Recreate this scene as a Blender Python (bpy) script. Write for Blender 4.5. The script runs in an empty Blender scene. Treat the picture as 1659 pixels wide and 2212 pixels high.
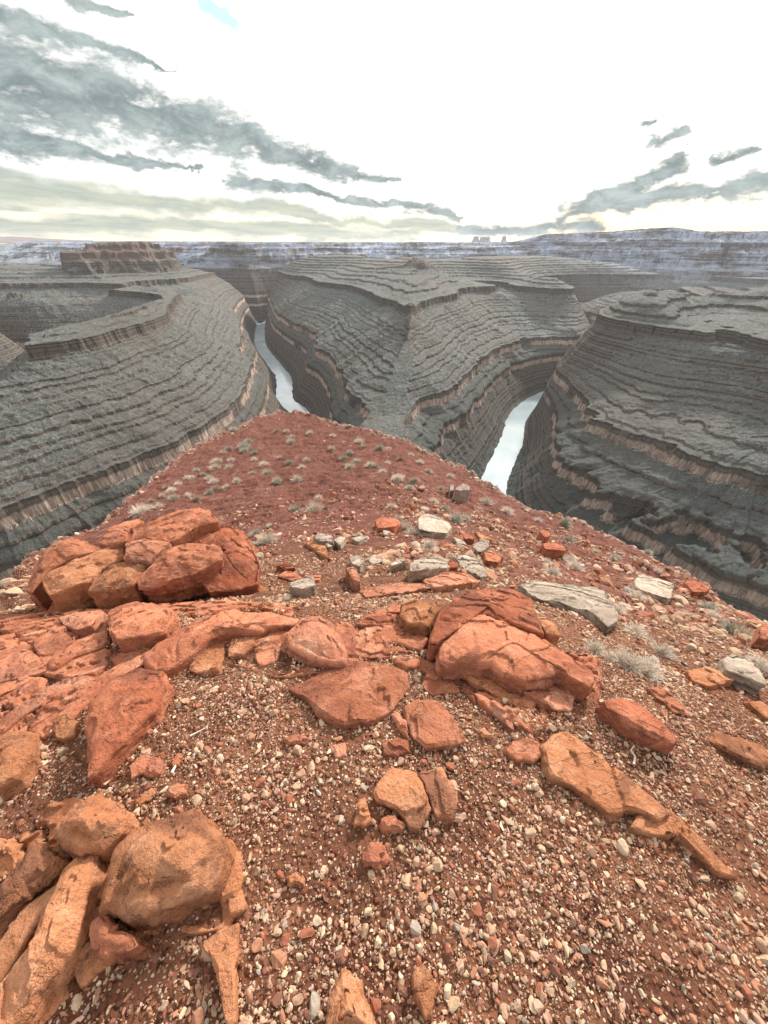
import bpy, bmesh, math, random
import numpy as np
from mathutils import Vector, Matrix
random.seed(7)
RNG = np.random.default_rng(7)
SC = bpy.context.scene
COL = SC.collection

# ------------------------------------------------------------------ camera
PITCH = math.radians(35.0)
ROLL = math.radians(0.45)
FOC = 829.5
cam_d = bpy.data.cameras.new('camera')
cam_d.sensor_fit = 'HORIZONTAL'; cam_d.sensor_width = 36.0; cam_d.lens = 18.0
cam_d.clip_start = 0.05; cam_d.clip_end = 200000
cam = bpy.data.objects.new('camera', cam_d); COL.objects.link(cam)
_c, _s = math.cos(ROLL), math.sin(ROLL)
_cp, _sp = math.cos(PITCH), math.sin(PITCH)
_R = Vector((_c, _s*_sp, _s*_cp)); _U = Vector((-_s, _c*_sp, _c*_cp)); _B = -Vector((0, _cp, -_sp))
cam.matrix_world = Matrix(((_R.x, _U.x, _B.x, 0), (_R.y, _U.y, _B.y, 0), (_R.z, _U.z, _B.z, 0), (0, 0, 0, 1)))
SC.camera = cam
SC.render.resolution_x = 768; SC.render.resolution_y = 1024

# ------------------------------------------------------------------ exposure, sky, sun
SC.view_settings.view_transform = 'Standard'
SC.view_settings.look = 'None'
SC.view_settings.exposure = 1.05
SC.view_settings.gamma = 1.0
SUN_AZ = math.radians(31.0)      # clockwise from +Y
SUN_EL = math.radians(30.0)
world = bpy.data.worlds.new("World"); SC.world = world
world.use_nodes = True

def build_sky():
    nt = world.node_tree; nt.nodes.clear()
    N = nt.nodes.new; L = nt.links.new
    out = N('ShaderNodeOutputWorld'); bg = N('ShaderNodeBackground')
    L(bg.outputs[0], out.inputs[0])
    sky = N('ShaderNodeTexSky'); sky.sky_type = 'NISHITA'; sky.sun_disc = False
    sky.sun_elevation = SUN_EL; sky.sun_rotation = SUN_AZ
    sky.air_density = 1.0; sky.dust_density = 2.0; sky.ozone_density = 1.0
    tc = N('ShaderNodeTexCoord')
    sep = N('ShaderNodeSeparateXYZ'); L(tc.outputs['Generated'], sep.inputs[0])
    def M(op, a, b=None, c=None, clamp=False):
        n = N('ShaderNodeMath'); n.operation = op; n.use_clamp = clamp
        for i, x in enumerate((a, b, c)):
            if x is None: continue
            if isinstance(x, (int, float)): n.inputs[i].default_value = x
            else: L(x, n.inputs[i])
        return n.outputs[0]
    def SS(x, a, b):
        n = N('ShaderNodeMapRange'); n.interpolation_type = 'SMOOTHSTEP'
        L(x, n.inputs[0]); n.inputs[1].default_value = a; n.inputs[2].default_value = b
        return n.outputs[0]
    x, y, z = sep.outputs
    az = M('MULTIPLY', M('ARCTAN2', x, y), 57.2958)           # degrees, right positive
    el = M('MULTIPLY', M('ARCSINE', z), 57.2958)
    el0 = el
    wv = N('ShaderNodeMapping'); wv.inputs['Scale'].default_value = (1, 1, 1.5); L(tc.outputs['Generated'], wv.inputs[0])
    wn = N('ShaderNodeTexNoise'); wn.inputs['Scale'].default_value = 11; wn.inputs['Detail'].default_value = 7; wn.inputs['Roughness'].default_value = .62; L(wv.outputs[0], wn.inputs[0])
    ws = N('ShaderNodeSeparateColor'); L(wn.outputs[1], ws.inputs[0])
    az = M('MULTIPLY_ADD', M('SUBTRACT', ws.outputs[0], .5), 6.5, az); el = M('MULTIPLY_ADD', M('SUBTRACT', ws.outputs[1], .5), 3.0, el)
    # cloud-plane coordinates (a flat layer seen in perspective)
    zc = M('ADD', M('MAXIMUM', z, 0.0), 0.06)
    px = M('DIVIDE', x, zc); py = M('DIVIDE', y, zc)
    comb = N('ShaderNodeCombineXYZ'); L(px, comb.inputs[0]); L(py, comb.inputs[1])
    # streak the layer along one heading
    mp = N('ShaderNodeMapping'); mp.inputs['Rotation'].default_value = (0, 0, math.radians(CLD_ROT)); mp.inputs['Scale'].default_value = (1.0, 0.6, 1)
    L(comb.outputs[0], mp.inputs[0])
    def noise(sc, det, rough, dist=0.0, off=(0, 0, 0), src=None):
        m2 = N('ShaderNodeMapping'); m2.inputs['Location'].default_value = off
        L(src or mp.outputs[0], m2.inputs[0])
        n = N('ShaderNodeTexNoise'); n.inputs['Scale'].default_value = sc; n.inputs['Detail'].default_value = det
        n.inputs['Roughness'].default_value = rough; n.inputs['Distortion'].default_value = dist
        L(m2.outputs[0], n.inputs[0]); return n.outputs[0]
    n1 = noise(1.3, 7, 0.62, 0.3)
    n2 = noise(4.5, 5, 0.65, 0.5, (5, 3, 0))
    n3 = noise(0.45, 3, 0.5, 0.0, (9, 1, 0))
    mz = N('ShaderNodeMapping'); mz.inputs['Rotation'].default_value = (0, math.radians(12), 0); mz.inputs['Scale'].default_value = (1, 1, 2.4); L(tc.outputs['Generated'], mz.inputs[0])
    n4 = noise(16, 8, 0.66, 0.4, (1, 2, 3), mz.outputs[0]); n5 = noise(50, 5, 0.6, 0.3, (4, 2, 3), mz.outputs[0])
    det = M('ADD', M('ADD', M('MULTIPLY', M('SUBTRACT', n1, 0.5), 0.6), M('MULTIPLY', M('SUBTRACT', n4, 0.5), 1.3)), M('MULTIPLY', M('SUBTRACT', n5, 0.5), 0.45))
    def blob(a0, e0, a1, e1, w0, w1):
        """soft bar of cloud from heading/elevation (a0,e0) to (a1,e1), half-widths w0..w1 in degrees: 1 in the middle"""
        dx, dy = a1-a0, e1-e0; LL = dx*dx+dy*dy
        t = M('DIVIDE', M('ADD', M('MULTIPLY', M('SUBTRACT', az, a0), dx), M('MULTIPLY', M('SUBTRACT', el, e0), dy)), LL, clamp=True)
        ex = M('SUBTRACT', az, M('MULTIPLY_ADD', t, dx, a0)); ey = M('SUBTRACT', el, M('MULTIPLY_ADD', t, dy, e0))
        d = M('SQRT', M('ADD', M('MULTIPLY', ex, ex), M('MULTIPLY', ey, ey)))
        w = M('MULTIPLY_ADD', t, w1-w0, w0)
        return M('SUBTRACT', 1.0, M('DIVIDE', d, w))
    def mx(*a):
        r = a[0]
        for b in a[1:]: r = M('MAXIMUM', r, b)
        return r
    shape = M('MULTIPLY', mx(*[blob(*b) for b in CLOUD_BARS]), 1.5)
    dens = SS(M('MULTIPLY_ADD', det, 3.0, shape), -0.50, 1.05)
    low = mx(*[blob(*b) for b in LOW_BARS])
    lown = noise(0.55, 4, 0.5, 0.2, (2, 7, 0))
    lowd = M('MULTIPLY', SS(M('MULTIPLY_ADD', M('SUBTRACT', lown, 0.5), 2.0, low), 0.0, 0.8), 0.9)
    # veil: thin bright overcast everywhere, with a small blue hole
    hole = SS(M('MULTIPLY_ADD', det, 0.35, blob(*BLUE_HOLE)), 0.15, 0.6)
    mixn = lambda f, a, b: mixc(f, a, b)
    def mixc(f, a, b):
        n = N('ShaderNodeMix'); n.data_type = 'RGBA'
        if isinstance(f, float): n.inputs[0].default_value = f
        else: L(f, n.inputs[0])
        for i, c in ((6, a), (7, b)):
            if isinstance(c, tuple): n.inputs[i].default_value = (*c, 1)
            else: L(c, n.inputs[i])
        return n.outputs[2]
    skm = N('ShaderNodeVectorMath'); skm.operation = 'SCALE'; skm.inputs['Scale'].default_value = 0.085
    L(sky.outputs[0], skm.inputs[0])
    # brightness of the thin veil: brighter towards the sun, warm near the horizon
    dotn = N('ShaderNodeVectorMath'); dotn.operation = 'DOT_PRODUCT'
    sd = (math.sin(SUN_AZ)*math.cos(SUN_EL), math.cos(SUN_AZ)*math.cos(SUN_EL), math.sin(SUN_EL))
    dotn.inputs[1].default_value = sd; L(tc.outputs['Generated'], dotn.inputs[0])
    near = SS(dotn.outputs['Value'], -0.1, 1.0)
    veil = mixc(near, (0.82, 0.84, 0.86), (1.45, 1.36, 1.24))
    warm = M('MULTIPLY', M('SUBTRACT', 1.0, SS(el0, 0.3, 5.0)), 0.75)
    veil = mixc(warm, veil, (0.95, 0.78, 0.46))
    base = mixc(0.15, veil, skm.outputs[0])
    base = mixc(M('MULTIPLY', SS(blob(23, 0.3, 38, 0.3, 5, 5), 0.0, 1.0), .7), base, (1.25, 0.80, 0.36))
    base = mixc(M('MULTIPLY', hole, .8), base, (0.30, 0.62, 0.70))
    greyvar = mixc(SS(n3, 0.35, 0.65), (0.098, 0.135, 0.142), (0.175, 0.218, 0.218))
    c1 = mixc(lowd, base, mixc(SS(n1, 0.35, 0.65), (0.26, 0.305, 0.27), (0.40, 0.42, 0.32)))
    c2 = mixc(M('MULTIPLY', dens, 0.97), c1, mixc(SS(n4, 0.35, 0.72), greyvar, (0.34, 0.40, 0.39)))
    L(c2, bg.inputs[0]); bg.inputs[1].default_value = SKY_STRENGTH
SKY_STRENGTH = 0.76
CLD_ROT = 35
CLOUD_BARS = [(-46, 11.6, -28, 10.8, 5.2, 4.0), (-28, 10.8, -14, 8.4, 3.8, 2.2), (-14, 8.2, 1, 5.4, 1.9, .25), (-40, 15.5, -20, 13.0, 1.6, .15), (-36, 18, -24, 15.6, 1.3, .15), (-42, 7.6, -20, 6.2, 1.7, .15), (-17, 5.4, 5, 3.3, .9, .25), (2, 3.4, 9, 2.6, .7, .5),
              (20, 2.2, 24, 3.8, 1.5, 1.6), (24, 3.8, 29.5, 6.4, 1.6, 1.3), (25, 3.6, 38, 4.9, 1.0, 1.4), (27.5, 8.1, 29.2, 8.8, .9, .6), (33, 6.5, 35, 6.7, .6, .4), (26.4, 9.5, 27, 9.6, .4, .3), (33, 4.0, 42, 5.2, 1.1, 1.5), (9, 1.4, 24, 1.5, .6, .8)]
LOW_BARS = [(-60, 4.4, -12, 3.0, 3.2, 1.5), (-60, 1.5, 12, 1.0, 2.0, 0.9), (-12, 2.6, 14, 1.2, 1.0, 0.6)]
BLUE_HOLE = (-19.5, 18.5, -14.5, 16.2, 1.5, .6)
build_sky()

sun_d = bpy.data.lights.new('sun', 'SUN'); sun_d.energy = 3.3; sun_d.angle = math.radians(6); sun_d.color = (1.0, 0.94, 0.87)
sun = bpy.data.objects.new('sun', sun_d); COL.objects.link(sun)
SUN_LAMP_EL = SUN_EL
_d = Vector((math.sin(SUN_AZ)*math.cos(SUN_LAMP_EL), math.cos(SUN_AZ)*math.cos(SUN_LAMP_EL), math.sin(SUN_LAMP_EL)))
sun.rotation_euler = _d.to_track_quat('Z', 'Y').to_euler()

# ------------------------------------------------------------------ helpers
def ray(u, v):
    """direction of the photo point (u, v) on a 1659 x 2212 grid, used to survey where things stand"""
    u = np.asarray(u, float); v = np.asarray(v, float)
    x = (u-829.5)/FOC; y = (1106-v)/FOC
    x, y = _c*x-_s*y, _s*x+_c*y
    return np.stack([x, _cp+y*_sp, -_sp+y*_cp], -1)
def hitz(u, v, z):
    d = ray(u, v); t = z/d[..., 2]
    return d[..., 0]*t, d[..., 1]*t

def _hash(ix, iy, seed):
    h = (ix.astype(np.int64)*374761393 + iy.astype(np.int64)*668265263 + seed*1442695041) & 0xFFFFFFFF
    h = ((h ^ (h >> 13))*1274126177) & 0xFFFFFFFF
    h = h ^ (h >> 16)
    return h
def gnoise(x, y, seed=0):
    ix = np.floor(x); iy = np.floor(y); fx = x-ix; fy = y-iy
    ix = ix.astype(np.int64); iy = iy.astype(np.int64)
    ux = fx*fx*fx*(fx*(fx*6-15)+10); uy = fy*fy*fy*(fy*(fy*6-15)+10)
    def g(dx, dy):
        a = _hash(ix+dx, iy+dy, seed)*(2*math.pi/4294967296.0)
        return np.cos(a)*(fx-dx)+np.sin(a)*(fy-dy)
    a, b, c, d = g(0, 0), g(1, 0), g(0, 1), g(1, 1)
    return ((a+(b-a)*ux)*(1-uy)+(c+(d-c)*ux)*uy)*1.5
def fbm(x, y, octv=4, gain=0.5, seed=0, ridged=False):
    s = 0; a = 1; n = 0
    for i in range(octv):
        v = gnoise(x, y, seed+i*17)
        if ridged: v = 1-2*np.abs(v)
        s = s+a*v; n += a; a *= gain; x = x*2.03+11.3; y = y*2.03-7.1
    return s/n
def sstep(x, a, b):
    t = np.clip((x-a)/(b-a), 0, 1); return t*t*(3-2*t)

def mesh_from(name, V, faces, mat, smooth=True, parent=None, cols=None):
    me = bpy.data.meshes.new(name)
    V = np.asarray(V, np.float32); faces = np.asarray(faces, np.int32)
    me.vertices.add(len(V)); me.vertices.foreach_set('co', V.ravel())
    k = faces.shape[1]
    me.loops.add(faces.size); me.loops.foreach_set('vertex_index', faces.ravel())
    me.polygons.add(len(faces))
    me.polygons.foreach_set('loop_start', np.arange(0, faces.size, k, dtype=np.int32))
    me.polygons.foreach_set('loop_total', np.full(len(faces), k, np.int32))
    me.update(calc_edges=True); me.validate()
    me.polygons.foreach_set('use_smooth', np.full(len(me.polygons), smooth))
    if cols is not None:
        for nm, arr in cols.items():
            if arr.ndim == 1:
                at = me.attributes.new(nm, 'FLOAT', 'POINT'); at.data.foreach_set('value', arr.astype(np.float32))
            else:
                at = me.attributes.new(nm, 'FLOAT_COLOR', 'POINT')
                c4 = np.ones((len(arr), 4), np.float32); c4[:, :3] = arr; at.data.foreach_set('color', c4.ravel())
    if mat: me.materials.append(mat)
    o = bpy.data.objects.new(name, me); COL.objects.link(o)
    if parent: o.parent = parent
    return o
def tag(o, label=None, cat=None, group=None, kind=None):
    if label: o['label'] = label
    if cat: o['category'] = cat
    if group: o['group'] = group
    if kind: o['kind'] = kind
    return o
def gridfaces(nr, nc):
    i = np.arange(nr-1)[:, None]*nc+np.arange(nc-1)[None, :]
    return np.stack([i, i+1, i+nc+1, i+nc], -1).reshape(-1, 4)

class Mat:
    """small node helper"""
    def __init__(s, name, rough=0.9, spec=0.2):
        s.m = bpy.data.materials.new(name); s.m.use_nodes = True
        s.nt = s.m.node_tree; s.b = s.nt.nodes['Principled BSDF']
        s.b.inputs['Roughness'].default_value = rough; s.b.inputs['Specular IOR Level'].default_value = spec
        s.N = s.nt.nodes.new; s.L = s.nt.links.new
        s.geo = s.N('ShaderNodeNewGeometry'); s.tc = s.N('ShaderNodeTexCoord')
    def math(s, op, a, b=None, c=None, clamp=False):
        n = s.N('ShaderNodeMath'); n.operation = op; n.use_clamp = clamp
        for i, x in enumerate((a, b, c)):
            if x is None: continue
            if isinstance(x, (int, float)): n.inputs[i].default_value = x
            else: s.L(x, n.inputs[i])
        return n.outputs[0]
    def ss(s, x, a, b, lo=0., hi=1.):
        n = s.N('ShaderNodeMapRange'); n.interpolation_type = 'SMOOTHSTEP'; s.L(x, n.inputs[0])
        for i, v in enumerate((a, b, lo, hi)): n.inputs[i+1].default_value = v
        return n.outputs[0]
    def mix(s, f, a, b, mode='MIX'):
        n = s.N('ShaderNodeMix'); n.data_type = 'RGBA'; n.blend_type = mode
        if isinstance(f, (int, float)): n.inputs[0].default_value = f
        else: s.L(f, n.inputs[0])
        for i, c in ((6, a), (7, b)):
            if isinstance(c, tuple): n.inputs[i].default_value = (*c, 1)
            else: s.L(c, n.inputs[i])
        return n.outputs[2]
    def noise(s, scale, det=4, rough=0.55, dist=0., vec=None, sc=(1, 1, 1), off=(0, 0, 0), col=False):
        mp = s.N('ShaderNodeMapping'); mp.inputs['Scale'].default_value = sc; mp.inputs['Location'].default_value = off
        s.L(vec or s.tc.outputs['Object'], mp.inputs[0])
        n = s.N('ShaderNodeTexNoise'); n.inputs['Scale'].default_value = scale; n.inputs['Detail'].default_value = det
        n.inputs['Roughness'].default_value = rough; n.inputs['Distortion'].default_value = dist
        s.L(mp.outputs[0], n.inputs[0]); return n.outputs[1 if col else 0]
    def voro(s, scale, feature='F1', out='Distance', vec=None, sc=(1, 1, 1), rnd=1.0):
        mp = s.N('ShaderNodeMapping'); mp.inputs['Scale'].default_value = sc
        s.L(vec or s.tc.outputs['Object'], mp.inputs[0])
        n = s.N('ShaderNodeTexVoronoi'); n.feature = feature; n.inputs['Scale'].default_value = scale; n.inputs['Randomness'].default_value = rnd
        s.L(mp.outputs[0], n.inputs[0]); return n.outputs[out]
    def attr(s, name, out='Color'):
        n = s.N('ShaderNodeAttribute'); n.attribute_name = name; return n.outputs[out]
    def bump(s, h, strength, dist, prev=None):
        n = s.N('ShaderNodeBump'); n.inputs['Strength'].default_value = strength; n.inputs['Distance'].default_value = dist
        s.L(h, n.inputs['Height'])
        if prev is not None: s.L(prev, n.inputs['Normal'])
        return n.outputs[0]
    def done(s, col, normal=None):
        s.L(col, s.b.inputs['Base Color'])
        if normal is not None: s.L(normal, s.b.inputs['Normal'])
        return s.m

# ------------------------------------------------------------------ canyon
RIVERS = [
    # left arm: from far behind, towards the viewpoint, round the left peninsula and off to the left rear
    [(900, 2350), (500, 2500), (100, 2400), (-250, 2220), (-470, 2070), (-560, 1940), (-545, 1850), (-527, 1763), (-442, 1453), (-336, 1201), (-274, 1058), (-235, 889), (-186, 800),
     (-150, 640), (-150, 460), (-190, 320), (-270, 190), (-430, 130), (-580, 210), (-670, 380), (-700, 560), (-640, 740), (-690, 870), (-850, 920), (-1100, 880), (-1700, 700)],
    # right arm
    [(1700, 450), (1300, 560), (1080, 740), (1010, 950), (1090, 1180), (1240, 1380), (1180, 1600), (1000, 1740), (800, 1760), (670, 1650), (625, 1500), (655, 1320), (620, 1130), (535, 1010), (445, 968), (362, 903), (283, 785),
     (238, 667), (197, 574), (165, 499), (150, 400), (170, 290), (240, 190), (370, 110), (560, 40), (900, -60)],
    # far canyon
    [(900, 2350), (1250, 2080), (1600, 1880), (2200, 1740), (3600, 1500)],
    [(-560, 1940), (-780, 1970), (-1100, 2010), (-1600, 2050), (-2300, 2100), (-3500, 2000)],
]
HALF_W = [[30]*30]
def seg_dist(X, Y, poly, base=0.0):
    """distance to the polyline and the arc length of the nearest point"""
    d = np.full(X.shape, 1e9, np.float64); S = np.zeros(X.shape); acc = base
    for (x0, y0), (x1, y1) in zip(poly[:-1], poly[1:]):
        dx, dy = x1-x0, y1-y0; L = math.hypot(dx, dy)
        t = np.clip(((X-x0)*dx+(Y-y0)*dy)/(L*L), 0, 1)
        q = np.hypot(X-x0-t*dx, Y-y0-t*dy); m = q < d
        # round the corners: fan the arc length by bearing where a vertex is nearest
        d = np.where(m, q, d); S = np.where(m, acc+t*L, S); acc += L
    return d, S
def smooth_poly(P, n=6):
    P = np.array(P, float); P = np.vstack([2*P[0]-P[1], P, 2*P[-1]-P[-2]]); out = []
    for i in range(1, len(P)-2):
        p0, p1, p2, p3 = P[i-1:i+3]
        for k in range(n):
            t = k/n
            out.append(0.5*((2*p1)+(-p0+p2)*t+(2*p0-5*p1+4*p2-p3)*t*t+(-p0+3*p1-3*p2+p3)*t**3))
    out.append(P[-2]); return np.array(out)
RIV = [smooth_poly(p, 7) for p in RIVERS]
HW = 19.0
def river_dist(X, Y):
    return river_ds(X, Y)[0]
def river_ds(X, Y):
    d = np.full(X.shape, 1e9); S = np.zeros(X.shape); each = []
    for k, p in enumerate(RIV):
        q, a = seg_dist(X, Y, p, k*20000.0); m = q < d; each.append(q); d = np.where(m, q, d); S = np.where(m, a, S)
    return d-HW, S, each
Z_RIV = -300.0
# strata table: bank distance t -> height z
def strata():
    rs = random.Random(5)
    T = [-60, 0, 3, 8]; Z = [-312, -300.5, -298, -293]
    def add(t, z): T.append(t); Z.append(z)
    def ledgy(t1, z1, n, cliff):
        t0, z0 = T[-1], Z[-1]
        w = [rs.uniform(.3, 2.0) for _ in range(n)]; W = sum(w)
        tt, zz = t0, z0
        for a in w:
            dt = (t1-t0)*a/W; dz = (z1-z0)*a/W; cf = cliff*rs.uniform(.5, 1.5)
            cf = min(cf, .85)
            add(tt+dt*0.80, zz+dz*(1-cf)); add(tt+dt*0.86, zz+dz); add(tt+dt, zz+dz+0.02*dz); tt += dt; zz += dz
    ledgy(44, -240, 9, .42)
    add(46, -224)                    # lower pale cliff
    ledgy(68, -206, 3, .35)
    add(70, -190)                    # bright rim band
    ledgy(198, -113, 25, .48)
    add(200, -100)                   # column cliff
    add(222, -98.5)
    return np.array(T), np.array(Z)
ST_T, ST_Z = strata()
def t_of_z(z): return float(np.interp(z, ST_Z, ST_T))
# surveyed points (photo u, v, height) that pin the scale of the walls
SURVEY = [(1290,880,-192),(1480,945,-192),(1650,1010,-192),(1250,840,-192),(1290,750,-192),(0,1100,-192),(150,1045,-192),(300,985,-192),(420,925,-192),(500,870,-192),(530,780,-192),(520,830,-192),(740,830,-192),
          (715,780,-192),(690,730,-192),(600,680,-192),(1000,800,-192),(1050,760,-192),(1130,720,-192),(1240,660,-192),(1400,695,-192),(1330,672,-192),(850,890,-195),(790,905,-200),(560,640,-192),
          (159,745,-103),(245,715,-103),(317,679,-103),(384,633,-103),(879,665,-103),(820,640,-103),(760,618,-103),(700,606,-103),(960,640,-103),(1035,618,-103),(1269,618,-103),(1400,625,-103),(1507,641,-103),(1563,658,-103),(1616,698,-103),(0,745,-192),(200,735,-192),(30,612,-101),(250,610,-101),(185,703,-103),(231,677,-103),(300,668,-103),(354,639,-103),(420,596,-103),(506,649,-192),(1430,700,-160),(1480,668,-135),(1350,735,-180),
          (845,720,-140),(845,780,-165),(20,850,-150),(90,880,-150),(1270,700,-120)]
def build_survey():
    P = []; Lg = []
    for u, v, z in SURVEY:
        x, y = hitz(u, v, z); dr = float(river_dist(np.array([x]), np.array([y]))[0])
        s = t_of_z(z)/max(dr, 8.0)
        P.append((float(x), float(y))); Lg.append(math.log(min(max(s, .3), 3.2)))
    return np.array(P), np.array(Lg)
SV_P, SV_L = build_survey()
_b = ray(912, 548); _b = _b/math.hypot(_b[0], _b[1]); BUTTE = (float(_b[0]*1450), float(_b[1]*1450))
print('butte', BUTTE)
def terrain(X, Y, detail=True):
    sh = X.shape; X = X.ravel(); Y = Y.ravel()
    R = np.hypot(X, Y)
    d, S, each = river_ds(X, Y)
    num = np.zeros_like(X); den = np.full_like(X, 0.02)
    for (px, py), l in zip(SV_P, SV_L):
        sg = 0.07*math.hypot(px, py)+15
        w = np.exp(-((X-px)**2+(Y-py)**2)/(2*sg*sg)); num += w*l; den += w
    sc = np.exp(num/den)
    t = np.where(d > 0, d*sc, d)
    # embayments and gullies move the cliff lines in plan; layers stay level
    k = sstep(d, 5, 60)
    g = fbm(X/170, Y/170, 3, .5, 3)*14+fbm(X/45, Y/45, 3, .5, 9, True)*6
    yc = np.interp(X, [-3500, -2300, -1600, -1100, -780, -560, -470, -250, 100, 500, 900, 1250, 1600, 2200, 3600], [2000, 2100, 2050, 2010, 1970, 1960, 2070, 2220, 2400, 2500, 2350, 2080, 1880, 1740, 1500])
    far = sstep(Y-yc, -60, 60)
    dn = np.maximum(d, 0)
    g = g+fbm(S/60, dn/300, 3, .5, 61, True)*5*(1+2.5*far)          # spurs and gullies running down to the river
    if detail: g = g+fbm(X/14, Y/14, 3, .5, 21)*1.3+fbm(S/9, dn/80, 3, .5, 23, True)*.9
    t = t+g*k*(1+1.0*far)+np.where(np.abs(d) < 45, fbm(X/38, Y/38, 4, .6, 27)*5*(1-np.abs(d)/45), 0)
    z = np.interp(t, ST_T, ST_Z)
    zs = np.interp(t, [-60, 0, 8, 44, 46, 68, 70, 198, 200, 222], [-312, -300.5, -293, -240, -224, -206, -190, -113, -100, -98.5])
    z = z+(zs-z)*sstep(fbm(X/110, Y/110, 3, .5, 71), 0, .6)*.45
    # rim above the column cliff
    ratio = X/np.maximum(Y, 1)
    leftmesa = (1-sstep(ratio, -.46, -.30))*sstep(ratio, -.86, -.70)*sstep(Y, 1150, 1230)
    T1 = 2600-2330*leftmesa; T1 = T1+(250-T1)*far
    T1 = T1+far*(fbm(X/420, Y/420, 3, .5, 91)*110+fbm(S/170, dn/900, 2, .5, 92, True)*70)
    tw = t+fbm(X/38, Y/38, 4, .55, 95)*16
    mid = np.interp(tw, [215, 245, 247, 275, 278, 312, 315, 345, 349, 400, 403, 450, 454, 520, 524, 600, 1600], [-98.5, -94, -90, -86, -82, -78.5, -75, -72, -67, -64, -60, -57.5, -53, -50, -46, -42, -30])
    z = np.where(t > 222, mid, z)
    rim = np.interp(ratio, [-.82, -.76, -.5, -.2, .2, .27, .34, .42, .6, .66, .9], [-48, -8, -2, 0, 8, 12, 52, 58, 78, 60, 60])*np.where(far > .5, 1, 1)
    q = (t-T1)/(95.0+125*far)
    q = q+0.25*fbm(X/60, Y/60, 2, .5, 33, True)
    stp = np.interp(q, [0, .22, .25, .5, .54, .8, .86, 1, 1.02], [0, .16, .30, .44, .62, .72, .9, .94, 1])
    zr = z*(1-stp)+rim*stp
    z = np.where(t > T1, zr, z)
    z = z+38*sstep(t, 215, 430)*sstep(ratio, .42, .72)*(1-far)
    # narrow crest of the middle ridge, where the two arms are equally near
    d0, d1 = each[0], each[1]
    fin = np.exp(-((d0-d1)/16)**2)*sstep(Y, 380, 520)*(1-sstep(Y, 800, 900))
    z = z+fin*9*(1+.4*fbm(X/14, Y/14, 3, .5, 87))
    # red butte on the middle peninsula
    bx, by = BUTTE; q = np.hypot((X-bx)/1.5, Y-by)*(1+.25*fbm(X/30, Y/30, 3, .5, 81))
    z = z+np.interp(q, [0, 18, 26, 34, 40, 90, 150], [30, 28, 24, 15, 12, 3, 0])*(1+.15*fbm(X/9, Y/9, 2, .5, 82))
    z = z+fbm(X/260, Y/260, 4, .5, 41)*np.interp(z, [-110, -90, 0], [0, 3, 6])
    # nose: the ground falls away beneath the viewpoint
    cap = np.interp(R, [0, 40, 270, 520, 900, 1500], [-26, -26, -205, -198, -60, 900])
    cap2 = np.interp(R, [0, 40, 230, 400, 800], [-26, -26, -190, -100, 900])
    cap = cap+(cap2-cap)*sstep(np.abs(X)/(R+1), .18, .45)
    z = np.minimum(z, cap)
    if detail:
        # loose blocks and talus on the slopes
        amp = np.interp(z, [-301, -298, -290], [0, .4, 1])
        z = z+amp*(fbm(X/7, Y/7, 3, .6, 51)*1.0+fbm(X/28, Y/28, 2, .5, 55)*1.5+fbm(S/5, dn/22, 2, .6, 57)*.4*sstep(-z, 60, 110))
    return z.reshape(sh), t.reshape(sh), S.reshape(sh), d.reshape(sh)

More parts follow.
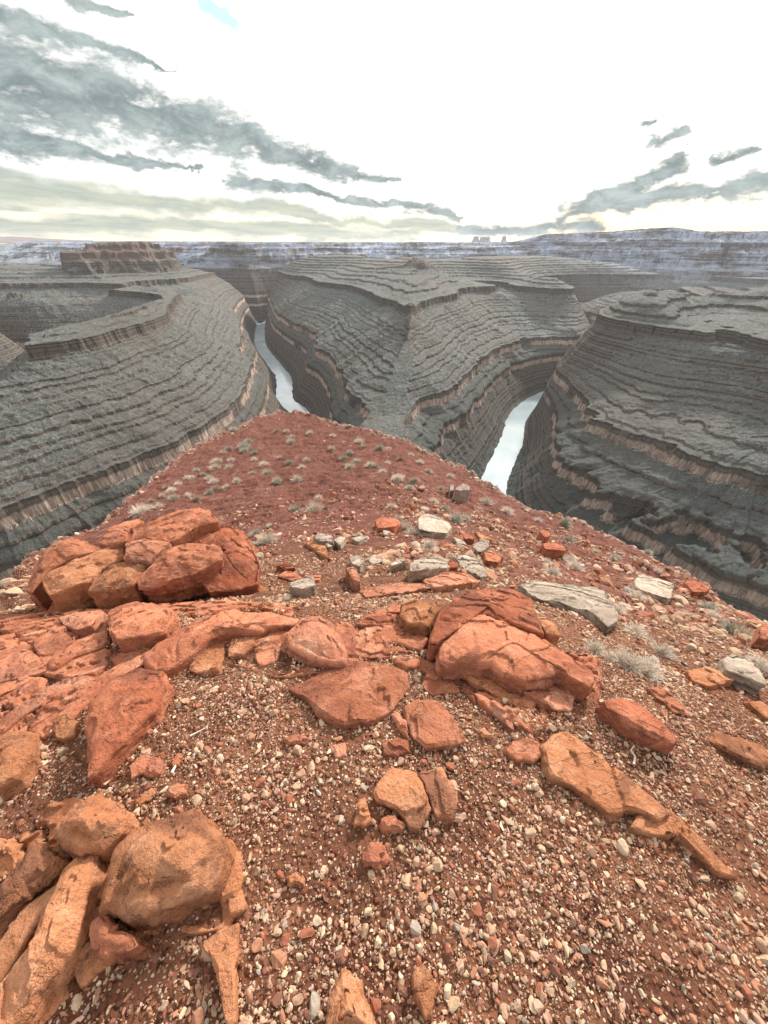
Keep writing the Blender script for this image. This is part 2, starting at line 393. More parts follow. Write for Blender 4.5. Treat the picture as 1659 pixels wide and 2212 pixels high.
def canyon_material():
    m = Mat('canyon_rock', 0.95, 0.1)
    pos = m.geo.outputs['Position']
    sep = m.N('ShaderNodeSeparateXYZ'); m.L(pos, sep.inputs[0]); z = sep.outputs[2]
    sn = m.N('ShaderNodeSeparateXYZ'); m.L(m.geo.outputs['True Normal'], sn.inputs[0]); nz = sn.outputs[2]
    wob = m.noise(0.012, 3, .5, vec=pos)
    zz = m.math('MULTIPLY_ADD', wob, 5.0, z)
    cz = m.N('ShaderNodeCombineXYZ'); m.L(m.math('MULTIPLY', zz, 1.0), cz.inputs[2])
    lay = m.noise(0.30, 6, .75, vec=cz.outputs[0])
    ed = m.noise(0.02, 5, .65, vec=pos)
    fine = m.noise(0.22, 7, .8, vec=pos)
    speck = m.noise(0.75, 4, .85, vec=pos)
    sv = m.N('ShaderNodeCombineXYZ'); m.L(m.math('MULTIPLY', m.attr('arc', 'Fac'), .12), sv.inputs[0]); m.L(m.math('MULTIPLY', m.attr('bank', 'Fac'), .018), sv.inputs[1])
    strk = m.noise(1.0, 6, .72, .4, vec=sv.outputs[0])
    sv2 = m.N('ShaderNodeCombineXYZ'); m.L(m.math('MULTIPLY', m.attr('arc', 'Fac'), .45), sv2.inputs[0]); m.L(m.math('MULTIPLY', m.attr('bank', 'Fac'), .09), sv2.inputs[1])
    strk2 = m.noise(1.0, 5, .75, .3, vec=sv2.outputs[0])
    m_ = m.ss(m.noise(.0045, 4, .6, vec=pos, off=(9, 9, 9)), .4, .62)
    slope = m.mix(m.ss(ed, .3, .7), (0.092, 0.106, 0.101), (0.135, 0.143, 0.132))
    slope = m.mix(m.ss(strk, .49, .68, 0, .45), slope, (0.25, 0.26, 0.24))
    slope = m.mix(m.ss(strk, .45, .33, 0, .6), slope, (0.115, 0.118, 0.105))
    slope = m.mix(m.ss(strk2, .52, .68, 0, .4), slope, (0.275, 0.28, 0.26))
    slope = m.mix(m.ss(strk2, .45, .34, 0, .5), slope, (0.095, 0.093, 0.082))
    slope = m.mix(m.ss(fine, .52, .62, 0, .75), slope, (0.265, 0.26, 0.235))
    slope = m.mix(m.ss(fine, .48, .39, 0, .85), slope, (0.075, 0.072, 0.064))
    slope = m.mix(m.ss(speck, .56, .66, 0, .9), slope, (0.48, 0.46, 0.42))
    slope = m.mix(m.ss(speck, .46, .37, 0, .85), slope, (0.06, 0.058, 0.052))
    # thin beds crop out all the way up the talus
    slope = m.mix(m.math('MULTIPLY', m.ss(lay, .47, .38), m.ss(nz, .99, .93, 0, .85)), slope, (0.085, 0.078, 0.068))
    slope = m.mix(m.math('MULTIPLY', m_, .45), slope, (0.150, 0.130, 0.108))
    # slope colour darkens towards the floor; dark brush near the banks
    slope = m.mix(m.ss(z, -196, -232, 0., .72), slope, (0.058, 0.064, 0.060))
    brush = m.ss(m.noise(0.16, 4, .7, vec=pos, off=(2, 2, 2)), .5, .6)
    slope = m.mix(m.math('MULTIPLY', brush, m.ss(z, -270, -293)), slope, (0.028, 0.032, 0.020))
    cliff = m.mix(m.ss(lay, .40, .60), (0.060, 0.052, 0.045), (0.20, 0.165, 0.135))
    vs = m.noise(1.6, 5, .7, vec=sv2.outputs[0], off=(5, 5, 5))
    vs2 = m.noise(0.30, 4, .65, vec=pos, sc=(1, 1, .15))
    vs = m.math('MULTIPLY_ADD', vs2, .5, m.math('MULTIPLY', vs, .5))
    cliff = m.mix(m.ss(vs, .52, .60, 0., .8), cliff, (0.035, 0.032, 0.030))
    pale = m.mix(m.ss(vs, .43, .56), (0.60, 0.46, 0.37), (0.30, 0.225, 0.18))
    zb = m.math('MULTIPLY_ADD', m.math('SUBTRACT', strk, .5), 9.0, z)
    band = m.math('ADD', m.math('MULTIPLY', m.ss(zb, -209, -206), m.ss(zb, -196, -199)), m.math('MULTIPLY', m.ss(zb, -243, -239), m.ss(zb, -230, -233)))
    brk = m.ss(m.noise(0.010, 3, .5, vec=pos, off=(3, 8, 1)), .33, .50)
    cliff = m.mix(m.math('MULTIPLY', band, m.math('MULTIPLY', brk, 0.95)), cliff, pale)
    steep = m.ss(m.math('MULTIPLY_ADD', m.math('SUBTRACT', fine, .5), .3, nz), .80, .60)
    col = m.mix(steep, slope, cliff)
    # reddish upper layers near the rim
    ln = m.N('ShaderNodeVectorMath'); ln.operation = 'LENGTH'; m.L(pos, ln.inputs[0])
    red = m.math('MULTIPLY', m.math('MULTIPLY', m.ss(z, -62, -40), m.ss(nz, .995, .96)), m.math('MAXIMUM', m.ss(ln.outputs['Value'], 1900, 1750), m.ss(m.noise(.0011, 2, .5, vec=pos, off=(5, 0, 0)), .54, .62)))
    col = m.mix(m.math('MULTIPLY', red, .7), col, (0.17, 0.112, 0.092))
    sy = m.N('ShaderNodeSeparateXYZ'); m.L(pos, sy.inputs[0])
    # snow that stays on the shaded faces of the far rim
    rr = m.N('ShaderNodeVectorMath'); rr.operation = 'LENGTH'; m.L(pos, rr.inputs[0])
    rr0 = None
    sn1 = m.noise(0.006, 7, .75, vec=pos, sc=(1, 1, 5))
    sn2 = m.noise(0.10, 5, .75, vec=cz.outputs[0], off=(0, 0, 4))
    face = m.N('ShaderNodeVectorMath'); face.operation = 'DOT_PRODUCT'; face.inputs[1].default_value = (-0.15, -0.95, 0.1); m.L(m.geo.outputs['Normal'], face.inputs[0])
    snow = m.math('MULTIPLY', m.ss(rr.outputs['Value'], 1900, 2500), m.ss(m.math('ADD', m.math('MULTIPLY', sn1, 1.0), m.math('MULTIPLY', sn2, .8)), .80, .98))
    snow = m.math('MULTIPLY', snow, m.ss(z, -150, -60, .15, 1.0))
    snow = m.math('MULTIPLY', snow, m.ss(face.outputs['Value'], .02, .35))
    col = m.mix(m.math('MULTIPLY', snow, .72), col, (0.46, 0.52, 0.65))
    h = m.math('ADD', m.math('MULTIPLY', fine, 1.0), m.math('MULTIPLY', lay, .8))
    n = m.bump(h, 1.0, 3.5)
    n = m.bump(speck, .8, 1.5, n)
    return m.done(col, n)

def build_canyon():
    az = np.radians(np.linspace(-58, 58, NA))
    r = np.exp(np.linspace(math.log(150), math.log(9000), NRAD))
    A, Rr = np.meshgrid(az, r)
    X = Rr*np.sin(A); Y = Rr*np.cos(A)
    Z, T, S, D = terrain(X, Y)
    # curve down softly past 5 km so it meets the plain
    V = np.stack([X, Y, Z], -1).reshape(-1, 3)
    o = mesh_from('canyon_terrain', V, gridfaces(*X.shape), MAT_CANYON, smooth=False, cols={'arc': S.ravel() % 20000, 'bank': D.ravel()})
    tag(o, kind='structure')
    return o
import time
_t0 = time.time()
NA, NRAD = (1100, 1250)
MAT_CANYON = canyon_material()
build_canyon()
print('canyon', time.time()-_t0)

def build_river():
    m = Mat('river_water', 0.12, 0.5)
    c = m.mix(m.ss(m.noise(.01, 3, .6), .3, .7), (0.27, 0.34, 0.37), (0.38, 0.45, 0.47))  # silty water with its pale bluish reflection put into the base colour
    mat = m.done(c, m.bump(m.noise(.25, 3, .6), .25, .3))
    m.b.inputs['IOR'].default_value = 1.6
    V = []; Fc = []
    for P in RIV:
        d = np.gradient(P, axis=0); nrm = np.stack([-d[:, 1], d[:, 0]], -1); nrm /= np.linalg.norm(nrm, axis=1, keepdims=True)
        b = len(V)
        for k in range(len(P)):
            for s in (-1, 1):
                q = P[k]+nrm[k]*s*(HW+8); V.append((q[0], q[1], Z_RIV))
        for k in range(len(P)-1): Fc.append((b+2*k, b+2*k+1, b+2*k+3, b+2*k+2))
    V = np.array(V)
    # one flat water sheet each, the banks hide the rest
    o = mesh_from('river', V, Fc, mat); tag(o, kind='structure'); return o
build_river()

def build_plain():
    m = Mat('plain_ground', .95, .1)
    mat = m.done(m.mix(m.noise(.0006, 5, .6), (0.14, 0.12, 0.10), (0.22, 0.17, 0.14)))
    n = 96; ring = [8600, 14000, 30000, 70000, 150000]; V = []
    for k, rr in enumerate(ring):
        for i in range(n):
            a = 2*math.pi*i/n; V.append((rr*math.sin(a), rr*math.cos(a), [-30, -60, -90, -90, -90][k]))
    Fc = [(k*n+i, k*n+(i+1) % n, (k+1)*n+(i+1) % n, (k+1)*n+i) for k in range(len(ring)-1) for i in range(n)]
    tag(mesh_from('plain', V, Fc, mat), kind='structure')
build_plain()

# ------------------------------------------------------------------ the red nose of ground under and in front of the viewpoint
ZC_Y = [-6, -3, 0, .5, .9, 1.3, 1.7, 2.0, 2.4, 3.0, 4, 5, 8, 12, 16, 20, 28, 36, 44, 60]
ZC_Z = [-1.7, -1.55, -1.58, -1.62, -1.68, -1.80, -1.98, -2.18, -2.48, -2.92, -3.58, -4.2, -5.9, -7.75, -9.05, -10.2, -11.95, -13.4, -15.2, -20]
def zg(X, Y):
    z = np.interp(Y, ZC_Y, ZC_Z)
    r = np.maximum(X-0.3, 0); l = np.maximum(-X-0.5, 0)
    z = z-0.30*(np.sqrt(r*r+.35)-.59)*np.interp(Y, [-2, 6, 18, 36], [.8, 1, .8, .6])-0.008*r*r*0
    z = z-0.16*(np.sqrt(l*l+.3)-.55)*np.interp(Y, [-2, 3, 8, 36], [.8, 1, 1.2, .5])
    return z
def cast(u, v, fn=zg, lift=0.0):
    """where the photo point (u, v) meets the surface fn + lift"""
    d = ray(u, v); sh = d.shape[:-1]; d = d.reshape(-1, 3)
    ts = np.exp(np.linspace(math.log(.4), math.log(90), 260))
    lo = np.full(len(d), ts[0]); hi = np.full(len(d), ts[-1]); done = np.zeros(len(d), bool)
    for a, b in zip(ts[:-1], ts[1:]):
        f = d[:, 2]*b-(fn(d[:, 0]*b, d[:, 1]*b)+lift)
        new = (~done) & (f < 0); lo[new] = a; hi[new] = b; done |= new
    for _ in range(18):
        m = (lo+hi)/2; f = d[:, 2]*m-(fn(d[:, 0]*m, d[:, 1]*m)+lift)
        neg = f < 0; hi = np.where(neg, m, hi); lo = np.where(neg, lo, m)
    return (d*hi[:, None]).reshape(*sh, 3)
RIM_PTS = [(-60, 1420), (0, 1300), (40, 1235), (62, 1203), (130, 1178), (215, 1130), (270, 1085), (330, 1030), (380, 992), (430, 960), (475, 934), (530, 912), (570, 898), (600, 890), (650, 893), (700, 905), (760, 920), (830, 940), (920, 975), (1000, 1010), (1045, 1038),
           (1100, 1075), (1150, 1105), (1200, 1112), (1250, 1122), (1330, 1165), (1400, 1195), (1460, 1225), (1532, 1262), (1540, 1290), (1600, 1320), (1659, 1350), (1720, 1380)]
_e = cast(*np.array(RIM_PTS, float).T)
RIM_AZ = np.arctan2(_e[:, 0], _e[:, 1]); RIM_R = np.hypot(_e[:, 0], _e[:, 1])
print('rim', np.round(np.c_[_e], 1).tolist())
def rim_r(az):
    r = np.interp(az, np.r_[-math.pi, -2.0, RIM_AZ, 2.0, math.pi], np.r_[8, 8, RIM_R, 8, 8])
    return r*(1+0.016*gnoise(az*22, az*0+3.3, 5)+0.030*fbm(az*38, az*0+1.3, 4, .6, 6))
def ground(X, Y, fine=True):
    X = np.asarray(X, float); Y = np.asarray(Y, float)
    z = zg(X, Y); R = np.hypot(X, Y)
    z = z+0.16*fbm(X/3.1, Y/3.1, 3, .5, 101)*np.interp(R, [0, 2, 8], [.12, .35, 1.2])
    z = z+0.03*fbm(X/.55, Y/.55, 3, .5, 103)*np.interp(R, [0, 3, 12], [.5, 1, 2])
    st = fbm(X/2.6+9, Y/1.7, 4, .55, 109)*4; fr = st-np.floor(st)
    z = z+(np.floor(st)+sstep(fr, 0, .15))*.075*sstep(R, 5, 12)
    if fine:
        z = z+0.010*fbm(X/.09, Y/.09, 3, .6, 105)*np.interp(R, [0, 5, 20], [1, 1.8, 3])
    return z
def ground_material():
    m = Mat('red_soil', 0.97, 0.08)
    pos = m.geo.outputs['Position']
    big = m.noise(.55, 5, .6, vec=pos); med = m.noise(3.0, 5, .65, vec=pos); fi = m.noise(28, 4, .7, vec=pos)
    far = m.attr('far', 'Fac')
    col = m.mix(m.ss(big, .35, .65), (0.062, 0.027, 0.017), (0.108, 0.044, 0.026))
    col = m.mix(m.ss(med, .35, .7), col, (0.185, 0.080, 0.043))
    col = m.mix(far, col, m.mix(m.ss(med, .3, .7), (0.115, 0.040, 0.029), (0.180, 0.072, 0.052)))
    pale = m.noise(1.1, 6, .7, vec=pos, off=(4, 4, 4))
    col = m.mix(m.math('MULTIPLY', m.ss(pale, .56, .72), m.math('MULTIPLY', far, .6)), col, (0.40, 0.25, 0.20))
    # grit: small grains of several colours
    gv = m.voro(95, vec=pos, out='Color'); gs = m.N('ShaderNodeSeparateColor'); m.L(gv, gs.inputs[0])
    gd = m.voro(95, vec=pos)
    grain = m.math('MULTIPLY', m.ss(gs.outputs[0], .55, .62), m.ss(gd, .50, .35))
    gc = m.mix(gs.outputs[1], (0.17, 0.075, 0.045), (0.55, 0.40, 0.29))
    col = m.mix(m.math('MULTIPLY', grain, m.math('SUBTRACT', .85, m.math('MULTIPLY', far, .6))), col, gc)
    gv2 = m.voro(17, vec=pos, out='Color'); gs2 = m.N('ShaderNodeSeparateColor'); m.L(gv2, gs2.inputs[0]); gd2 = m.voro(17, vec=pos)
    g2 = m.math('MULTIPLY', m.math('MULTIPLY', m.ss(gs2.outputs[0], .68, .75), m.ss(gd2, .42, .3)), far)
    col = m.mix(m.math('MULTIPLY', g2, .75), col, m.mix(gs2.outputs[1], (0.22, 0.10, 0.08), (0.46, 0.35, 0.30)))
    rim = m.attr('rim', 'Fac')
    rb = m.noise(5, 5, .7, vec=pos)
    col = m.mix(m.math('MULTIPLY', m.ss(m.math('ADD', rim, m.math('MULTIPLY', m.math('SUBTRACT', rb, .5), 1.6)), .45, .75), .85), col, m.mix(rb, (0.20, 0.10, 0.08), (0.42, 0.32, 0.27)))
    crumb = m.voro(46, vec=pos)
    n = m.bump(m.math('ADD', m.math('ADD', fi, m.math('MULTIPLY', grain, .7)), m.math('MULTIPLY', m.ss(crumb, .6, .1), .8)), .9, .016)
    n = m.bump(m.math('ADD', med, g2), .6, .08, n)
    return m.done(col, n)
def build_ground():
    a1 = np.radians(np.linspace(-93, 93, 960)); a0 = np.radians(np.linspace(-180, -94, 40)); a2 = np.radians(np.linspace(94, 180, 40))
    az = np.r_[a0, a1, a2]; Re = rim_r(az)
    q = np.linspace(0, 1, 820)
    R1 = 0.04*(Re[None, :]/0.04)**(q[:, None])
    drop = np.r_[.02, .05, .10, .18, .3, .5, .8, 1.2, 1.8, 2.6, 4, 6, 9, 14, 20][:, None]*np.ones_like(Re)[None, :]
    R2 = Re[None, :]+drop
    R = np.vstack([R1, R2]); A = np.broadcast_to(az, R.shape)
    X = R*np.sin(A); Y = R*np.cos(A); Z = ground(X, Y)
    ex = R-Re[None, :]
    over = np.maximum(ex, 0)
    Z = Z-over*1.6-np.where(over > 0, .8*sstep(over, 0, .4), 0)*(1+.5*gnoise(A*60, over*3, 4))
    # broken lip of bedrock along the rim
    lip = np.exp(-((ex+0.02*Re)/(0.025*Re))**2)
    Z = Z+lip*.02*Re[None, :]*(.15+fbm(A*70, ex*2, 3, .6, 12))*0.6
    rim = np.clip(1+ex/(0.10*Re[None, :]), 0, 1.0)*np.interp(Re, [4, 9], [.3, .75])
    far = sstep(Y+np.maximum(X, 0)*.6, 2.2, 8)
    V = np.stack([X, Y, Z], -1).reshape(-1, 3)
    o = mesh_from('ground', V, gridfaces(*X.shape)[:, ::-1], ground_material(), True, cols={'rim': rim.ravel(), 'far': far.ravel()})
    tag(o, kind='structure')
build_ground()

# ------------------------------------------------------------------ rocks of the nose
def rock_material(name, c1, c2, c3, dark=(0.12, 0.05, 0.035), layered=0.0, grain=1.0, patina=.5):
    m = Mat(name, 0.92, 0.12)
    pos = m.geo.outputs['Position']; oi = m.N('ShaderNodeObjectInfo')
    off = m.N('ShaderNodeVectorMath'); off.operation = 'SCALE'; off.inputs['Scale'].default_value = 31.0
    cx = m.N('ShaderNodeCombineXYZ')
    for i in range(3): m.L(oi.outputs['Random'], cx.inputs[i])
    m.L(cx.outputs[0], off.inputs[0])
    ad = m.N('ShaderNodeVectorMath'); m.L(pos, ad.inputs[0]); m.L(off.outputs[0], ad.inputs[1]); p = ad.outputs[0]
    big = m.noise(2.2, 6, .62, .6, vec=p); med = m.noise(9, 6, .7, .3, vec=p); fi = m.noise(85, 4, .75, vec=p)
    col = m.mix(m.ss(big, .33, .66), c1, c2)
    col = m.mix(m.ss(med, .45, .75, 0, .8), col, c3)
    stain = m.noise(3.0, 8, .74, .5, vec=p, off=(7, 7, 7))
    col = m.mix(m.ss(stain, .50, .60, 0, patina), col, dark)
    dust = m.noise(4.2, 7, .72, .3, vec=p, off=(17, 3, 9))
    col = m.mix(m.ss(dust, .56, .66, 0, .6), col, c3)
    vein = m.noise(6, 5, .6, 2.2, vec=p, off=(1, 9, 3))
    col = m.mix(m.ss(m.math('ABSOLUTE', m.math('SUBTRACT', vein, .5)), .010, .0, 0, .35), col, dark)
    col = m.mix(m.ss(fi, .60, .78, 0, .3), col, tuple(min(1, x*1.5+.05) for x in c3))
    col = m.mix(m.ss(fi, .42, .25, 0, .35), col, dark)
    hsv = m.N('ShaderNodeHueSaturation'); m.L(m.math('MULTIPLY_ADD', oi.outputs['Random'], .28, .86), hsv.inputs['Value']); m.L(col, hsv.inputs['Color'])
    col = hsv.outputs[0]
    h = m.math('ADD', m.math('MULTIPLY', fi, .35*grain), m.math('MULTIPLY', med, 1.0))
    n = m.bump(h, 1.0, .035)
    pits = m.voro(38, vec=p)
    n = m.bump(m.ss(pits, .0, .35), .35*grain, .012, n)
    if layered:
        lay = m.noise(24, 5, .7, .5, vec=p, sc=(.12, .12, 1.6))
        n = m.bump(lay, layered, .03, n)
        col = m.mix(m.ss(lay, .48, .36, 0, .75*layered), col, dark)
    # flakes and shallow scarps of the weathered skin
    fl = m.voro(7.5, 'DISTANCE_TO_EDGE', vec=p, sc=(1, 1.6, 1))
    n = m.bump(m.ss(m.math('ADD', m.math('MULTIPLY', m.math('SUBTRACT', big, .5), 3), m.math('MULTIPLY', med, .5)), .2, .3), .5, .015, n)
    return m.done(col, n)
M_RED = rock_material('red_sandstone', (0.32, 0.110, 0.058), (0.44, 0.168, 0.090), (0.54, 0.262, 0.165), (0.19, 0.068, 0.046), patina=.6)
M_DRED = rock_material('dark_red_sandstone', (0.27, 0.082, 0.042), (0.37, 0.125, 0.066), (0.48, 0.21, 0.125), (0.14, 0.052, 0.038), patina=.65)
M_ORANGE = rock_material('orange_sandstone', (0.33, 0.128, 0.060), (0.44, 0.188, 0.092), (0.54, 0.28, 0.160), (0.18, 0.080, 0.050), patina=.75)
M_PINK = rock_material('pinkish_sandstone', (0.36, 0.130, 0.072), (0.47, 0.20, 0.115), (0.60, 0.33, 0.225), (0.21, 0.088, 0.062), patina=.55)
M_PALE = rock_material('pale_limestone', (0.32, 0.25, 0.19), (0.46, 0.375, 0.295), (0.56, 0.48, 0.385), (0.17, 0.12, 0.095), layered=.7, patina=.4)
M_GREY = rock_material('grey_boulder', (0.24, 0.18, 0.15), (0.33, 0.26, 0.22), (0.42, 0.34, 0.29), (0.12, 0.08, 0.07), layered=.4)
MATS = dict(red=M_RED, dred=M_DRED, orange=M_ORANGE, pink=M_PINK, pale=M_PALE, grey=M_GREY)

def n3(x, y, z, sc, octv, seed, ridged=False):
    a = fbm(x*sc+z*sc*.7, y*sc-z*sc*.5, octv, .55, seed, ridged)
    b = fbm(z*sc*1.1+x*sc*.35, (y-x*.4)*sc+z*sc*.6, octv, .55, seed+50, ridged)
    return (a+b)*.6
ROCK_POLYS = []; PAVE_POLYS = []
def in_poly(px, py, P):
    inside = np.zeros(px.shape, bool); n = len(P); j = n-1
    for i in range(n):
        xi, yi = P[i]; xj, yj = P[j]
        c = ((yi > py) != (yj > py)) & (px < (xj-xi)*(py-yi)/((yj-yi) or 1e-12)+xi)
        inside ^= c; j = i
    return inside
def chaikin(P, n=2, q=.22):
    P = np.asarray(P, float)
    for _ in range(n):
        Q = np.roll(P, -1, 0); P = np.stack([P*(1-q)+Q*q, P*q+Q*(1-q)], 1).reshape(-1, 2)
    return P
rock_count = 0
def rock(label, pts, mat='red', h=.06, dome=.02, rnd=.05, deep=None, rough=1.0, plane=None, cat='stone', name='flat_stone', group=None, und=0.0, flare=.03, tilt=(0, 0), scar=True, under=False):
    """a block whose top edge follows the surveyed outline pts, standing h above the soil"""
    global rock_count
    rock_count += 1; sd = rock_count*7
    pts = np.array(pts, float)
    if plane is None:
        e = cast(pts[:, 0], pts[:, 1], zg, h)
        A = np.c_[e[:, 0], e[:, 1], np.ones(len(e))]
        gz = ground(e[:, 0], e[:, 1], False)+h
        cc = np.linalg.lstsq(A, gz, rcond=None)[0]
        a, b, c = cc[0]+tilt[0], cc[1]+tilt[1], cc[2]
        c -= tilt[0]*e[:, 0].mean()+tilt[1]*e[:, 1].mean()
    else:
        a, b, c = plane
    d = ray(pts[:, 0], pts[:, 1])
    t = c/(d[:, 2]-a*d[:, 0]-b*d[:, 1])
    P = chaikin((d*t[:, None])[:, :2], 2, .07 if plane is None else .03)
    rnd *= .55; dome *= .6
    if plane is not None: rnd *= .6
    if plane is None and h < .085 and not under: h *= .55; dome = .0; rnd = .012
    ar = 0.5*np.sum(P[:, 0]*np.roll(P[:, 1], -1)-np.roll(P[:, 0], -1)*P[:, 1])
    # area centroid
    cr = P[:, 0]*np.roll(P[:, 1], -1)-np.roll(P[:, 0], -1)*P[:, 1]
    cx = np.sum((P[:, 0]+np.roll(P[:, 0], -1))*cr)/(6*ar); cy = np.sum((P[:, 1]+np.roll(P[:, 1], -1))*cr)/(6*ar)
    ctr = np.array([cx, cy]); size = math.sqrt(abs(ar))
    (PAVE_POLYS if under else ROCK_POLYS).append(P)
    M = 132 if size < .45 else (216 if not under else 520); th = np.linspace(0, 2*math.pi, M, endpoint=False)
    rad = np.zeros(M)
    for i in range(len(P)):
        p = P[i]-ctr; q = P[(i+1) % len(P)]-ctr; s = q-p
        den = np.cos(th)*s[1]-np.sin(th)*s[0]
        with np.errstate(divide='ignore', invalid='ignore'):
            tt = (p[0]*s[1]-p[1]*s[0])/den; uu = (p[0]*np.sin(th)-p[1]*np.cos(th))/den
        ok = (tt > 0) & (uu >= -1e-6) & (uu <= 1+1e-6) & np.isfinite(tt)
        rad = np.where(ok, np.maximum(rad, tt), rad)
    rad = np.where(rad <= 0, size*.5, rad)
    dep = deep if deep is not None else h+.16+dome
    rnd = min(rnd, size*.25)
    # rings: top disc, rounded shoulder, side wall
    KT, KR, KS = (34, 7, 16) if size < .45 else ((64, 7, 20) if not under else (150, 7, 8))
    rings = []
    for k in range(1, KT+1):
        s = (k/KT)**.85; rings.append((s, -rnd, 0.0, 0))     # scale on (rad - rnd)
    for k in range(1, KR+1):
        a2 = k/KR*math.pi/2; rings.append((1, -rnd+rnd*math.sin(a2), -rnd*.8*(1-math.cos(a2)), 1))
    for k in range(1, KS+1):
        s = k/KS; rings.append((1, (flare-und)*dep*s*(1.0), -rnd*.8-dep*s, 2))
    X = [np.array([cx])]; Y = [np.array([cy])]; Zr = [np.array([dome])]; S = [np.array([0.])]; W = [np.array([0.])]
    for (s, o, dz, kind) in rings:
        base = np.maximum(rad-rnd, rad*.3)
        rr = base*s+(o+rnd if kind else 0)
        X.append(cx+rr*np.cos(th)); Y.append(cy+rr*np.sin(th))
        dd = dome*(1-min(s, 1)**2) if kind == 0 else 0
        Zr.append(np.full(M, dd+dz)); W.append(np.full(M, 0. if kind == 0 else (0.5 if kind == 1 else 1.)))
    X = np.concatenate(X); Y = np.concatenate(Y); Zr = np.concatenate(Zr); W = np.concatenate(W)
    Z = a*X+b*Y+c+Zr
    if plane is None and h <= .16:       # low slabs follow the lie of the soil they are set in
        fol = .92 if under else (.85 if h < .06 else .4)
        Z = Z+fol*(zg(X, Y)+h-(a*X+b*Y+c))
    # surface relief: swells, broken facets, flaking steps, grain
    q = rough
    up = n3(X, Y, Z, 1.6/max(size, .25), 2, sd)*.030*min(size, 1.0)*q
    fac = n3(X, Y, Z, 5.0/max(size, .3), 3, sd+1, True)*.018*min(size, .8)*q
    # bedding planes: the top breaks down in thin crisp steps; joints cut it
    fq = 2.2/max(size, .35)**.5; da = rs_a = random.Random(sd+5).uniform(0, 3.14)
    U = (X*math.cos(da)+Y*math.sin(da)); Vv = (-X*math.sin(da)+Y*math.cos(da))*.45
    stepn = n3(U, Vv, Z, fq, 5, sd+3)*4.0; fr = stepn-np.floor(stepn)
    stp = (np.floor(stepn)+sstep(fr, .0, .07))*(.011+.006*size)*q
    jn = fbm(U*1.3/size+sd, Vv*1.1/size, 3, .5, sd+12)
    stp = stp-np.exp(-(jn/.016)**2)*.022*min(size, 1)*q*(fbm(X*2/size, Y*2/size, 2, .5, sd+13) > -.1)
    gr = n3(X, Y, Z, 16, 4, sd+4)*.0055*q
    # planes broken off round the edge give the top its facets
    rs = random.Random(sd); cut = np.zeros_like(X); w_ = rad.mean()
    for _k in range(9):
        an = rs.uniform(0, 6.283); dirx, diry = math.cos(an), math.sin(an)
        rr_ = np.interp(an, np.r_[th, 2*math.pi], np.r_[rad, rad[0]])
        pr = (X-cx)*dirx+(Y-cy)*diry-rr_*rs.uniform(.35, .86)
        cut = np.maximum(cut, pr*(rs.uniform(.03, .16) if (plane is None and h < .09) else rs.uniform(.06, .30)))
    lim = .55*(h+dome) if plane is None else .22
    cut = np.minimum(cut, lim)
    gr = gr-(0 if under else cut)*q**.5
    dz = (up+fac+gr+stp)*(1-W*.8)
    if under:
        j2 = np.minimum(np.abs(fbm(X*1.1+3, Y*1.9+sd, 4, .5, sd+31)), np.abs(fbm(X*2.3+7, Y*1.2, 4, .5, sd+37)))
        s3 = fbm(X*1.4, Y*2.4, 5, .6, sd+41)*5; f3 = s3-np.floor(s3)
        dz = (up*2+gr*1.6)+(np.floor(s3)+sstep(f3, 0, .12))*.016-np.exp(-(j2/.018)**2)*.045
    # side: layered notches and vertical breaks
    ang = np.arctan2(Y-cy, X-cx)
    nx, ny = np.cos(ang), np.sin(ang)
    sid = (n3(X, Y, Z*3, 3.5/max(size, .3), 4, sd+6)*.05*min(size, .7)+fbm(Z*22, ang*1.2, 3, .6, sd+8)*.018+n3(X, Y, Z, 13, 3, sd+9)*.010)*q
    sid = sid*np.where(W > .1, np.where(W < .9, .6, 1), 0)
    # ragged plan outline carried through the shoulder
    edg = (fbm(np.cos(ang)*1.6+sd, np.sin(ang)*1.6, 2, .6, sd+10)*.03*size+fbm(np.cos(ang)*7+sd, np.sin(ang)*7, 3, .6, sd+11)*.022*size)*q
    f = np.concatenate([[0.]]+[np.full(M, min(r_[0], 1)**3) for r_ in rings])
    X = X+nx*(sid+edg*f); Y = Y+ny*(sid+edg*f); Z = Z+dz
    V = np.stack([X-cx, Y-cy, Z-(a*cx+b*cy+c)], -1)
    nr = len(rings); Fq = []
    i0 = 1+np.arange(nr-1)[:, None]*M+np.arange(M)[None, :]; j = (np.arange(M)+1) % M
    i1 = 1+np.arange(nr-1)[:, None]*M+j[None, :]
    Fq = np.stack([i0, i0+M, i1+M, i1], -1).reshape(-1, 4)
    cap = np.stack([np.zeros(M, int), 1+np.arange(M), 1+j], -1)
    me_f = [tuple(x) for x in cap]
    V4 = np.vstack([V]); F4 = np.vstack([Fq, np.c_[cap, cap[:, 2]]]) if False else Fq
    me = bpy.data.meshes.new(name)
    # triangles for the cap, quads elsewhere
    nv = len(V); me.vertices.add(nv); me.vertices.foreach_set('co', V.astype(np.float32).ravel())
    loops = np.concatenate([cap.ravel(), Fq.ravel()]); me.loops.add(len(loops)); me.loops.foreach_set('vertex_index', loops.astype(np.int32))
    ls = np.concatenate([np.arange(len(cap))*3, len(cap)*3+np.arange(len(Fq))*4]); lt = np.concatenate([np.full(len(cap), 3), np.full(len(Fq), 4)])
    me.polygons.add(len(ls)); me.polygons.foreach_set('loop_start', ls.astype(np.int32)); me.polygons.foreach_set('loop_total', lt.astype(np.int32))
    me.update(calc_edges=True); me.validate()
    me.polygons.foreach_set('use_smooth', np.ones(len(me.polygons), bool))
    me.materials.append(MATS[mat])
    o = bpy.data.objects.new(name, me); COL.objects.link(o); o.location = (cx, cy, a*cx+b*cy+c)
    tag(o, label, cat, group, 'structure' if under else None)
    if under: del o['category']
    return o
